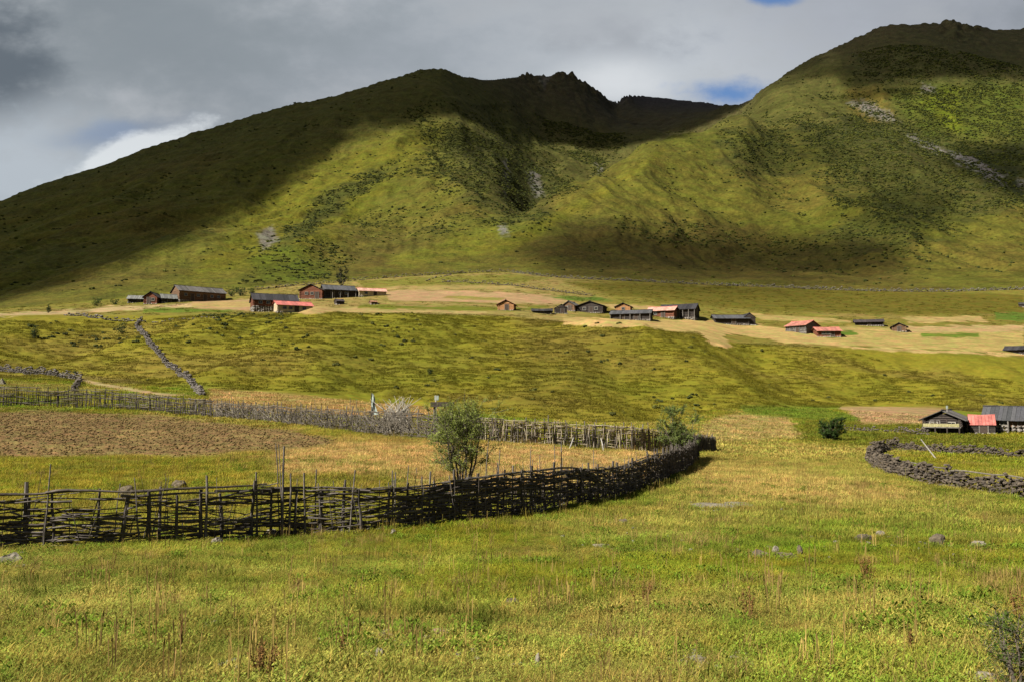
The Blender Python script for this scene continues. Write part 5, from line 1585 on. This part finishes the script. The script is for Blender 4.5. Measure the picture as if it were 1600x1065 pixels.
px1 = math.hypot(b[0], b[1]) / FPX
root = empty('fodder_rack', b); tag(root, 'dark plank fodder rack behind the pale far fence beside the willow', 'fodder rack')
zt = CAM_Z + (627.5 - 630) * px1 - b[2]
m = MB(); m.box((0, 0, zt), (34 * px1, 0.9, 0.22)); m.box((-0.1, -0.47, zt - 0.05), (32 * px1, 0.05, 0.34)); m.build('top', LOGS['dark'], root)
for sx in (-0.45, 0.45):
    for sy in (-0.35, 0.35):
        m = MB(); m.tube([(sx * 28 * px1, sy, -0.3), (sx * 28 * px1, sy, zt - 0.1)], 0.06, 6); m.build('leg', LOGS['grey'], root)
b2 = behind(681, 8.0)
px1 = math.hypot(b2[0], b2[1]) / FPX
root = empty('cairn_post', b2); tag(root, 'whitewashed post standing behind the dark fodder rack', 'post')
m = MB(); m.tube([(0, 0, -0.3), (0.02, 0, 1.2), (0, 0, CAM_Z + (627.5 - 617) * px1 - b2[2])], [0.08, 0.07, 0.05], 7); m.build('pole', M_WHITEWOOD, root)
m = MB(); m.box((0.05, 0, CAM_Z + (627.5 - 621) * px1 - b2[2]), (0.30, 0.08, 0.34)); m.build('cloth', M_CLOTH, root)
# bleached ornament on the balcony house's roof
# (a short mast with a streamer rising from behind the ridge)
p = hit(1481, 676)
D_ = math.hypot(p[0], p[1]) + 1.0
q = p * 1.0
k_ = D_ / math.hypot(p[0], p[1])
root = empty('roof_mast', (p[0] * k_ + 0.0, p[1] * k_, p[2])); tag(root, 'thin pale mast rising over the balcony house gable', 'mast')
tp = 38.0 * D_ / FPX
m = MB(); m.tube([(0, 0, 28.0 * D_ / FPX - 0.5), (0, 0, tp)], [0.05, 0.035], 5); m.build('pole', M_WHITEWOOD, root)
m = MB(); m.box((0.0, 0.0, tp - 0.2), (0.22, 0.06, 0.35)); m.build('streamer', M_CLOTH, root)


# ------------------------------------------------------------------ things nobody could count: grass, hillside shrubs, clods
def scatter(name, pts, sc, rot, col, idx, sources, label, cat):
    me = bpy.data.meshes.new(name)
    n = len(pts)
    me.vertices.add(n); me.vertices.foreach_set('co', np.asarray(pts, np.float32).reshape(-1))
    for nm, ty, key, arr in (('sc', 'FLOAT_VECTOR', 'vector', sc), ('rot', 'FLOAT_VECTOR', 'vector', rot), ('col', 'FLOAT_COLOR', 'color', col), ('idx', 'INT', 'value', idx)):
        at_ = me.attributes.new(nm, ty, 'POINT')
        at_.data.foreach_set(key, np.asarray(arr, np.int32 if ty == 'INT' else np.float32).reshape(-1))
    o = bpy.data.objects.new(name, me); COL.objects.link(o)
    ng = bpy.data.node_groups.new(name + '_nodes', 'GeometryNodeTree')
    ng.interface.new_socket('Geometry', in_out='INPUT', socket_type='NodeSocketGeometry')
    ng.interface.new_socket('Geometry', in_out='OUTPUT', socket_type='NodeSocketGeometry')
    N = ng.nodes; Lk = ng.links.new
    gi = N.new('NodeGroupInput'); go = N.new('NodeGroupOutput')
    jn = N.new('GeometryNodeJoinGeometry')
    for s_ in sources[::-1]:
        oi = N.new('GeometryNodeObjectInfo'); oi.inputs['Object'].default_value = s_; oi.inputs['As Instance'].default_value = True
        Lk(oi.outputs['Geometry'], jn.inputs[0])
    ip = N.new('GeometryNodeInstanceOnPoints'); ip.inputs['Pick Instance'].default_value = True

    def attr(nm, ty):
        a = N.new('GeometryNodeInputNamedAttribute'); a.data_type = ty; a.inputs['Name'].default_value = nm
        return a.outputs['Attribute']
    Lk(gi.outputs[0], ip.inputs['Points']); Lk(jn.outputs[0], ip.inputs['Instance'])
    Lk(attr('idx', 'INT'), ip.inputs['Instance Index'])
    er = N.new('FunctionNodeEulerToRotation'); Lk(attr('rot', 'FLOAT_VECTOR'), er.inputs[0]); Lk(er.outputs[0], ip.inputs['Rotation'])
    Lk(attr('sc', 'FLOAT_VECTOR'), ip.inputs['Scale'])
    Lk(ip.outputs[0], go.inputs[0])
    md = o.modifiers.new('scatter', 'NODES'); md.node_group = ng
    tag(o, label, cat, kind='stuff')
    return o


def inst_mat(name, rough=0.8, spec=0.06, tr=0.35, vary=0.25):
    m, n = new_mat(name)
    a = n.n('ShaderNodeAttribute', attribute_name='col', attribute_type='INSTANCER').outputs['Color']
    rnd = n.n('ShaderNodeNewGeometry').outputs['Random Per Island']
    k = n.ramp(rnd, 0, 1, 1 - vary, 1 + vary, False)
    sc_ = n.n('ShaderNodeVectorMath', operation='SCALE'); n.put(sc_.inputs[0], a); n.put(sc_.inputs[3], k)
    b = n.n('ShaderNodeBsdfPrincipled'); n.put(b.inputs['Base Color'], sc_.outputs[0]); b.inputs['Roughness'].default_value = rough; b.inputs['Specular IOR Level'].default_value = spec
    tl = n.n('ShaderNodeBsdfTranslucent'); n.put(tl.inputs[0], sc_.outputs[0])
    mx_ = n.n('ShaderNodeMixShader'); mx_.inputs[0].default_value = tr
    n.put(mx_.inputs[1], b.outputs[0]); n.put(mx_.inputs[2], tl.outputs[0])
    n.put(n.n('ShaderNodeOutputMaterial').inputs[0], mx_.outputs[0])
    return m


def source(name, mb, mat):
    me = bpy.data.meshes.new(name); me.from_pydata(mb.v, [], mb.f); me.materials.append(mat)
    return bpy.data.objects.new(name, me)       # only used inside the scatter


def tuft(nb, radius, hmin, hmax, wid, bend):
    m = MB()
    for _ in range(nb):
        a = rng.uniform(0, 6.28); r0 = radius * math.sqrt(rng.rand())
        b = np.array([math.cos(a) * r0, math.sin(a) * r0, -0.03])
        h_ = rng.uniform(hmin, hmax); da = rng.uniform(0, 6.28); be = bend * h_ * rng.uniform(0.3, 1.2)
        d = np.array([math.cos(da), math.sin(da), 0])
        e = np.array([-d[1], d[0], 0]) * wid * rng.uniform(0.7, 1.3)
        m1 = b + d * be * 0.3 + np.array((0, 0, h_ * 0.6)); t1 = b + d * be + np.array((0, 0, h_))
        m.add([b - e / 2, b + e / 2, m1 + e * 0.42, m1 - e * 0.42, t1], [(0, 1, 2, 3), (3, 2, 4)])
    return m


def herb(nb, radius, ln, wid, hgt):
    m = MB()
    for _ in range(nb):
        a = rng.uniform(0, 6.28); r0 = radius * math.sqrt(rng.rand())
        b = np.array([math.cos(a) * r0, math.sin(a) * r0, rng.uniform(0.0, hgt)])
        da = rng.uniform(0, 6.28); el_ = rng.uniform(0.0, 1.0)
        d = np.array([math.cos(da) * math.cos(el_), math.sin(da) * math.cos(el_), math.sin(el_)]) * ln * rng.uniform(0.6, 1.2)
        e = np.array([-math.sin(da), math.cos(da), 0]) * wid * rng.uniform(0.7, 1.3)
        m.add([b, b + d * 0.5 + e / 2, b + d, b + d * 0.5 - e / 2], [(0, 1, 2, 3)])
    return m


def seedgrass(nb, radius, hmin, hmax):
    m = MB()
    for _ in range(nb):
        a = rng.uniform(0, 6.28); r0 = radius * math.sqrt(rng.rand())
        b = np.array([math.cos(a) * r0, math.sin(a) * r0, -0.02]); h_ = rng.uniform(hmin, hmax)
        da = rng.uniform(0, 6.28); d = np.array([math.cos(da), math.sin(da), 0]); be = 0.18 * h_ * rng.uniform(0, 1.3)
        e = np.array([math.cos(da + 1.5), math.sin(da + 1.5), 0]) * 0.0035
        t1 = b + d * be + np.array((0, 0, h_)); mm = b + d * be * 0.35 + np.array((0, 0, h_ * 0.6))
        m.add([b - e, b + e, mm + e, mm - e, t1 + e, t1 - e], [(0, 1, 2, 3), (3, 2, 4, 5)])
        w_ = e * 2.0
        m.add([t1 - (t1 - mm) * 0.45, t1 - (t1 - mm) * 0.2 + w_, t1 + np.array((0, 0, 0.02)), t1 - (t1 - mm) * 0.2 - w_], [(0, 1, 2, 3)])
    return m


M_GRASS = inst_mat('grass_blades')
M_HERB = inst_mat('meadow_leaves', 0.85, 0.04, 0.3)
S_NEAR = [source('grass_tuft', tuft(34, 0.18, 0.05, 0.16, 0.005, 1.0), M_GRASS), source('grass_tuft', tuft(36, 0.20, 0.04, 0.12, 0.006, 1.2), M_GRASS),
          source('leaf_tuft', herb(60, 0.18, 0.028, 0.012, 0.08), M_HERB), source('leaf_tuft', herb(46, 0.17, 0.036, 0.013, 0.10), M_HERB),
          source('seed_grass', seedgrass(6, 0.14, 0.18, 0.36), M_GRASS), source('seed_grass', seedgrass(5, 0.12, 0.16, 0.30), M_GRASS)]
S_MID = [source('grass_clump', tuft(46, 0.36, 0.07, 0.20, 0.014, 1.0), M_GRASS), source('grass_clump', tuft(50, 0.40, 0.06, 0.17, 0.016, 1.1), M_GRASS), source('seed_clump', seedgrass(22, 0.34, 0.22, 0.42), M_GRASS)]
S_FAR = [source('turf_clump', tuft(46, 0.75, 0.14, 0.34, 0.05, 0.8), M_GRASS), source('turf_clump', tuft(50, 0.85, 0.10, 0.28, 0.06, 0.9), M_GRASS)]


def sample_wedge(n, r0, r1, half=34.5, power=1.0):
    th = np.radians(rng.uniform(-half, half, n))
    r = np.sqrt(rng.uniform(r0 ** 2, r1 ** 2, n)) if power == 1.0 else (rng.uniform(r0 ** power, r1 ** power, n)) ** (1 / power)
    return np.sin(th) * r, np.cos(th) * r, r


def fence_clear(x, y):
    return np.ones(len(x), bool)


def grass_layer(name, n, r0, r1, sources, probs, smin, smax, label, power=1.0, flip=None):
    x, y, r = sample_wedge(n, r0, r1, 42.0, power)
    c_, pl, stb, rf_, pth = cover(x, y)
    nz = fbm(x / 2.3, y / 2.3, 3, 91); n2 = fbm(x / 0.7, y / 0.7, 2, 93)
    keep_ = (pl < 0.4) & (pth < 0.4) & (rf_ < 1.0) & (rng.rand(n) < np.where(stb > 0.5, 0.7, 1.0))
    x, y, r, c_, nz, n2 = x[keep_], y[keep_], r[keep_], c_[keep_], nz[keep_], n2[keep_]
    n = len(x)
    z = ground(x, y)
    id_ = rng.choice(len(sources), n, p=probs)
    k = np.clip(1 + 0.24 * nz + 0.20 * n2 + 0.14 * rng.normal(size=n), 0.5, 1.55)
    warm = np.clip(0.5 + 0.7 * n2 + 0.4 * rng.normal(size=n), 0, 1)[:, None]
    col = c_ * 1.85 * k[:, None] * (np.array((0.86, 1.08, 0.85)) * (1 - warm) + np.array((1.18, 0.98, 1.15)) * warm)
    return x, y, z, r, id_, col, nz, n


x, y, z, r, id_, col, nz, n = grass_layer('g', 54000, 5.0, 30, S_NEAR, [0.285, 0.305, 0.22, 0.182, 0.005, 0.003], 0, 0, '', 1.35)
seed = id_ >= 4
col[seed] = np.array((0.28, 0.20, 0.06)) * rng.uniform(0.55, 1.25, (seed.sum(), 1))
leafy = (id_ == 2) | (id_ == 3)
col[leafy] = col[leafy] * np.array((0.80, 0.98, 0.9)) * rng.uniform(0.65, 1.2, (leafy.sum(), 1))
sc = rng.uniform(0.75, 1.35, n) * np.clip(0.95 + 0.35 * nz, 0.55, 1.5)
scatter('meadow_grass', np.stack([x, y, z], -1), np.stack([sc, sc, sc * rng.uniform(0.8, 1.2, n)], -1), np.stack([np.zeros(n), np.zeros(n), rng.uniform(0, 6.28, n)], -1), np.concatenate([col, np.ones((n, 1))], -1), id_, S_NEAR,
        'yellow green grass and small leaves covering the foreground meadow', 'grass')
x, y, z, r, id_, col, nz, n = grass_layer('g', 37000, 27, 72, S_MID, [0.475, 0.475, 0.05], 0, 0, '', 1.5)
seed = id_ == 2
col[seed] = (0.5 * col[seed] + 0.5 * np.array((0.17, 0.118, 0.036))) * rng.uniform(0.7, 1.2, (seed.sum(), 1))
sc = rng.uniform(0.75, 1.3, n) * np.clip(0.95 + 0.3 * nz, 0.55, 1.4)
scatter('meadow_grass', np.stack([x, y, z], -1), np.stack([sc, sc, sc], -1), np.stack([np.zeros(n), np.zeros(n), rng.uniform(0, 6.28, n)], -1), np.concatenate([col, np.ones((n, 1))], -1), id_, S_MID,
        'taller golden and green grass on both sides of the near fence', 'grass')
x, y, z, r, id_, col, nz, n = grass_layer('g', 19500, 66, 150, S_FAR, [0.5, 0.5], 0, 0, '', 1.5)
sc = rng.uniform(0.7, 1.2, n)
scatter('meadow_grass', np.stack([x, y, z], -1), np.stack([sc, sc, sc * 0.8], -1), np.stack([np.zeros(n), np.zeros(n), rng.uniform(0, 6.28, n)], -1), np.concatenate([col, np.ones((n, 1))], -1), id_, S_FAR,
        'short turf on the flat between the far fence and the bank', 'grass')
# weeds, dry tufts and darker clumps that break up the meadow
S_WEED = [source('weed_rosette', herb(60, 0.22, 0.075, 0.028, 0.12), M_HERB), source('dry_tuft', tuft(34, 0.12, 0.14, 0.34, 0.006, 0.8), M_GRASS), source('rank_tuft', tuft(40, 0.20, 0.10, 0.26, 0.008, 1.0), M_GRASS), source('dry_tuft', seedgrass(9, 0.12, 0.25, 0.45), M_GRASS)]
x, y, r = sample_wedge(9000, 5.5, 48, 42, 1.5)
c_, pl, stb, rf_, pth = cover(x, y)
n1 = fbm(x / 2.6, y / 2.6, 3, 121); n2 = fbm(x / 3.4, y / 3.4, 3, 123); n3 = fbm(x / 5.0, y / 5.0, 3, 125)
kind = np.where((n1 > 0.30) & (rng.rand(len(x)) < 0.75), 0, np.where((n2 > 0.38) & (rng.rand(len(x)) < 0.6), 1, np.where((n3 > 0.25) & (rng.rand(len(x)) < 0.7), 2, np.where(rng.rand(len(x)) < 0.05, 3, -1))))
kp = (kind >= 0) & (pl < 0.3)
x, y, kind = x[kp], y[kp], kind[kp]; n = len(x)
base = np.array([(0.085, 0.125, 0.012), (0.215, 0.150, 0.048), (0.075, 0.090, 0.010), (0.19, 0.125, 0.045)])[kind]
sc = rng.uniform(0.6, 1.25, n)
scatter('meadow_weeds', np.stack([x, y, ground(x, y)], -1), np.stack([sc, sc, sc], -1), np.stack([np.zeros(n), np.zeros(n), rng.uniform(0, 6.28, n)], -1), np.concatenate([base * rng.uniform(0.65, 1.35, (n, 1)), np.ones((n, 1))], -1), kind, S_WEED,
        'green weeds and dry brown tufts scattered through the meadow', 'weeds')
# rough tussocks on the bank
x, y, r = sample_wedge(70000, 100, 215, 34)
c_, pl, stb, rf_, pth = cover(x, y)
rc_ = np.hypot(x, y) / np.interp(np.arctan2(x, y), TH, Rn[6])
nz = fbm(x / 9, y / 4, 3, 95)
kp = (rf_ > 1.0) & (rc_ < 1.0) & (rng.rand(len(x)) < 0.45 + 0.6 * nz) & (stb < 0.3) & (pth < 0.3)
x, y, c_ = x[kp], y[kp], c_[kp]; n = len(x)
k = np.clip(1 + 0.16 * rng.normal(size=n), 0.6, 1.4)
col = c_ * k[:, None] * np.where(rng.rand(n, 1) < 0.06, 0.75, 1.15)
sc = rng.uniform(0.4, 1.0, n)
scatter('tussock_grass', np.stack([x, y, ground(x, y)], -1), np.stack([sc * 1.3, sc * 0.9, sc], -1), np.stack([np.zeros(n), np.zeros(n), rng.uniform(-0.5, 0.5, n)], -1), np.concatenate([col, np.ones((n, 1))], -1), rng.randint(0, 2, n), S_FAR,
        'rough grass tussocks in horizontal lines on the bank', 'grass')


# short rough turf on the village terrace
x, y, r = sample_wedge(26000, 200, 345, 34)
c_, pl, stb, rf_, pth = cover(x, y)
rc_ = r / np.interp(np.arctan2(x, y), TH, Rn[6]); rb_ = r / np.interp(np.arctan2(x, y), TH, Rn[7])
nz = fbm(x / 12, y / 5, 3, 97)
kp = (rc_ > 1.0) & (rb_ < 1.02) & (stb < 0.3) & (pth < 0.3) & (rng.rand(len(x)) < 0.35 + 0.7 * nz)
x, y, c_ = x[kp], y[kp], c_[kp]; n = len(x)
sc = rng.uniform(0.5, 1.0, n)
scatter('tussock_grass', np.stack([x, y, ground(x, y)], -1), np.stack([sc * 1.2, sc * 0.9, sc * 0.9], -1), np.stack([np.zeros(n), np.zeros(n), rng.uniform(0, 6.28, n)], -1), np.concatenate([c_ * rng.uniform(0.65, 1.5, (n, 1)), np.ones((n, 1))], -1), rng.randint(0, 2, n), S_FAR,
        'short rough turf between the plots of the village terrace', 'grass')


def shrub_src(nl, lump):
    m = MB()
    for _ in range(lump):
        o_ = rng.normal(size=3) * np.array((0.35, 0.35, 0.16)) + np.array((0, 0, 0.38))
        V, F = ICO1
        V = V * (1 + 0.25 * rng.normal(size=(len(V), 1))) * rng.uniform(0.25, 0.45)
        m.add(V + o_, F)
    for _ in range(nl):
        d = rng.normal(size=3); d /= np.linalg.norm(d); d[2] = abs(d[2])
        p_ = d * np.array((0.75, 0.75, 0.75)) * rng.uniform(0.6, 1.1); e = rng.normal(size=3) * 0.14; f = rng.normal(size=3) * 0.14
        m.add([p_, p_ + e, p_ + f], [(0, 1, 2)])
    return m


M_SHRUB = inst_mat('shrub_leaves', 0.8, 0.1, 0.15, 0.3)
S_SHRUB = [source('shrub', shrub_src(30, 5), M_SHRUB) for _ in range(4)]
# sample shrubs on the mountains by ground area, denser in gullies and on the shady flanks
nS = 420000
th = np.radians(rng.uniform(-34, 34, nS)); r = np.sqrt(rng.uniform(290 ** 2, 1250 ** 2, nS))
x, y = np.sin(th) * r, np.cos(th) * r
z = ground(x, y)
U, V = to_pix(x, y, z)
hol = ground(x + 14, y) + ground(x - 14, y) + ground(x, y + 14) + ground(x, y - 14) - 4 * z
rb_ = r / np.interp(th, TH, Rn[7]); r9_ = r / np.interp(th, TH, Rn[12])
nA = fbm(x / 70, y / 70, 4, 101); nB = fbm(x / 22, y / 22, 3, 103)
pmk = lambda poly, soft, wob, amt: amt * polymask(poly, soft, wob, 250, 5000, nA, U, V, r)
dn = 0.006 + 0.05 * sstep(0.25, 0.9, nA) + 0.14 * sstep(2.0, 6.0, hol)
for q in (pmk([(680, 182), (770, 205), (850, 250), (885, 300), (850, 338), (790, 352), (700, 330), (650, 270)], 26, 30, 0.5), pmk([(430, 388), (500, 310), (560, 272), (625, 260), (565, 305), (500, 352), (450, 396)], 9, 10, 0.9),
          pmk([(640, 180), (740, 190), (800, 240), (760, 260), (690, 220)], 14, 12, 0.8), pmk([(395, 395), (480, 372), (560, 400), (520, 445), (380, 445)], 16, 14, 0.55), pmk([(540, 340), (760, 320), (740, 360), (560, 370)], 22, 20, 0.35),
          pmk([(1255, 200), (1360, 165), (1480, 205), (1600, 215), (1600, 320), (1480, 360), (1360, 350), (1280, 270)], 22, 26, 0.75), pmk([(1390, 140), (1600, 120), (1600, 230), (1420, 230)], 16, 18, 0.7),
          pmk([(960, 345), (1280, 365), (1300, 395), (960, 375)], 16, 18, 0.45), pmk([(1130, 205), (1230, 205), (1260, 260), (1140, 275)], 18, 18, 0.5), pmk([(1290, 370), (1400, 290), (1480, 330), (1440, 400)], 18, 18, 0.7),
          pmk([(1350, 60), (1600, 50), (1600, 120), (1330, 130)], 20, 18, 0.5), pmk([(840, 150), (960, 190), (960, 235), (850, 225)], 20, 18, 0.8), pmk([(900, 225), (945, 250), (940, 275), (890, 240)], 10, 8, 0.9), pmk([(1180, 380), (1420, 400), (1460, 440), (1200, 440)], 24, 22, 0.12),
          pmk([(230, 400), (330, 370), (360, 420), (240, 440)], 24, 20, 0.12)):
    dn = np.maximum(dn, 1.5 * q * np.clip(0.7 + 0.9 * nB, 0.03, 1.3))
kp = (rb_ > 1.03) & (r9_ < 1.0) & (rng.rand(nS) < dn)
x, y, z, nA_, r_ = x[kp], y[kp], z[kp], nA[kp], r[kp]; n = len(x)
sc = (0.36 + 1.05 * rng.rand(n) ** 2.2) * np.clip(0.55 + 0.0007 * r_, 0.7, 1.4)
col = np.where(rng.rand(n, 1) < 0.45, np.array((0.026, 0.033, 0.008)), np.array((0.055, 0.060, 0.009))) * rng.uniform(0.6, 1.35, (n, 1))
print('SHRUBS', n)
scatter('hillside_shrubs', np.stack([x, y, z - 0.2], -1), np.stack([sc * 1.15, sc * 1.15, sc * rng.uniform(0.6, 0.95, n)], -1), np.stack([np.zeros(n), np.zeros(n), rng.uniform(0, 6.28, n)], -1), np.concatenate([col, np.ones((n, 1))], -1), rng.randint(0, 4, n), S_SHRUB,
        'dark low shrubs dotted over the mountain slopes', 'shrubs')
# small shrubs on the bank
nS = 9000
x, y, r = sample_wedge(nS, 105, 215, 34)
U, V = to_pix(x, y, ground(x, y))
c_, pl, stb, rf_, pth = cover(x, y)
rc_ = r / np.interp(np.arctan2(x, y), TH, Rn[6])
nA = fbm(x / 16, y / 10, 3, 111)
dn = 0.010 + 0.10 * sstep(0.3, 0.9, nA)
for poly, a_ in (([(60, 498), (230, 505), (260, 540), (120, 550), (40, 530)], 0.22), ([(380, 510), (480, 520), (500, 560), (400, 565)], 0.18), ([(560, 492), (660, 500), (650, 560), (580, 540)], 0.18), ([(250, 500), (350, 500), (420, 540), (300, 530)], 0.16),
                 ([(300, 487), (460, 489), (450, 500), (310, 500)], 0.5), ([(1000, 600), (1130, 600), (1130, 640), (1020, 650)], 0.12)):
    dn = np.maximum(dn, a_ * polymask(poly, 14, 12, 60, 260, nA, U, V, r))
kp = (rf_ > 1.02) & (rc_ < 1.0) & (rng.rand(nS) < dn)
x, y = x[kp], y[kp]; n = len(x)
sc = rng.uniform(0.22, 0.7, n)
col = np.where(rng.rand(n, 1) < 0.5, np.array((0.030, 0.036, 0.008)), np.array((0.050, 0.052, 0.010))) * rng.uniform(0.6, 1.3, (n, 1))
scatter('bank_shrubs', np.stack([x, y, ground(x, y) - 0.1], -1), np.stack([sc * 1.2, sc, sc * 0.9], -1), np.stack([np.zeros(n), np.zeros(n), rng.uniform(0, 6.28, n)], -1), np.concatenate([col, np.ones((n, 1))], -1), rng.randint(0, 4, n), S_SHRUB,
        'small dark shrubs scattered on the grassy bank', 'shrubs')
# pale pebbles and chips in worn spots of the turf
M_PEB = inst_mat('pale_pebbles', 0.9, 0.2, 0.0, 0.3)
S_PEB = []
for _ in range(3):
    m = MB(); stone(m, (0, 0, 0.2), (1, 0.75, 0.5), 1, 0.4); S_PEB.append(source('pebble', m, M_PEB))
PB = []
for (u, v, wu, n_) in ((600, 1000, 26, 16), (680, 1000, 30, 14), (590, 1022, 26, 14), (560, 985, 24, 8), (1085, 1030, 40, 20), (1160, 1030, 26, 10), (330, 972, 28, 14), (345, 1040, 22, 8), (740, 1025, 24, 8), (800, 1030, 50, 8), (950, 1000, 40, 8), (1370, 845, 50, 14),
                       (1465, 855, 55, 14), (1300, 850, 60, 10), (960, 850, 60, 12), (1120, 790, 70, 24), (980, 815, 40, 8), (1530, 1060, 40, 14), (560, 1005, 50, 14), (20, 880, 40, 10), (1220, 868, 60, 10), (1060, 850, 40, 6)):
    for _ in range(n_):
        q = hit(u + rng.normal() * wu * 0.5, min(1064, v + rng.normal() * 7))
        if q is not None:
            PB.append(q)
PB = np.array(PB); n = len(PB)
sc = rng.uniform(0.015, 0.05, n) * np.clip(PB[:, 1] / 12, 1, 1.8)
scatter('pebbles', PB + np.array((0, 0, 0.015)), np.stack([sc, sc, sc], -1), np.stack([np.zeros(n), np.zeros(n), rng.uniform(0, 6.28, n)], -1), np.concatenate([np.array((0.13, 0.118, 0.098)) * rng.uniform(0.5, 1.3, (n, 1)), np.ones((n, 1))], -1), rng.randint(0, 3, n), S_PEB,
        'pale pebbles and stone chips showing through the meadow', 'pebbles')
# clods on the ploughed land
M_CLOD = inst_mat('earth_clods', 0.95, 0.05, 0.0, 0.2)
S_CLOD = []
for _ in range(3):
    m = MB(); stone(m, (0, 0, 0.3), (1, 0.8, 0.6), 1, 0.4); S_CLOD.append(source('clod', m, M_CLOD))
x, y, r = sample_wedge(110000, 38, 92, 34)
c_, pl, stb, rf_, pth = cover(x, y)
kp = (pl > 0.5) & (rng.rand(len(x)) < 0.55)
x, y, c_ = x[kp], y[kp], c_[kp]; n = len(x)
sc = 0.02 + 0.09 * rng.rand(n) ** 2
scatter('soil_clods', np.stack([x, y, ground(x, y)], -1), np.stack([sc, sc, sc], -1), np.stack([np.zeros(n), np.zeros(n), rng.uniform(0, 6.28, n)], -1), np.concatenate([c_ * rng.uniform(0.55, 1.15, (n, 1)), np.ones((n, 1))], -1), rng.randint(0, 3, n), S_CLOD,
        'brown clods of turned earth on the ploughed field', 'soil')
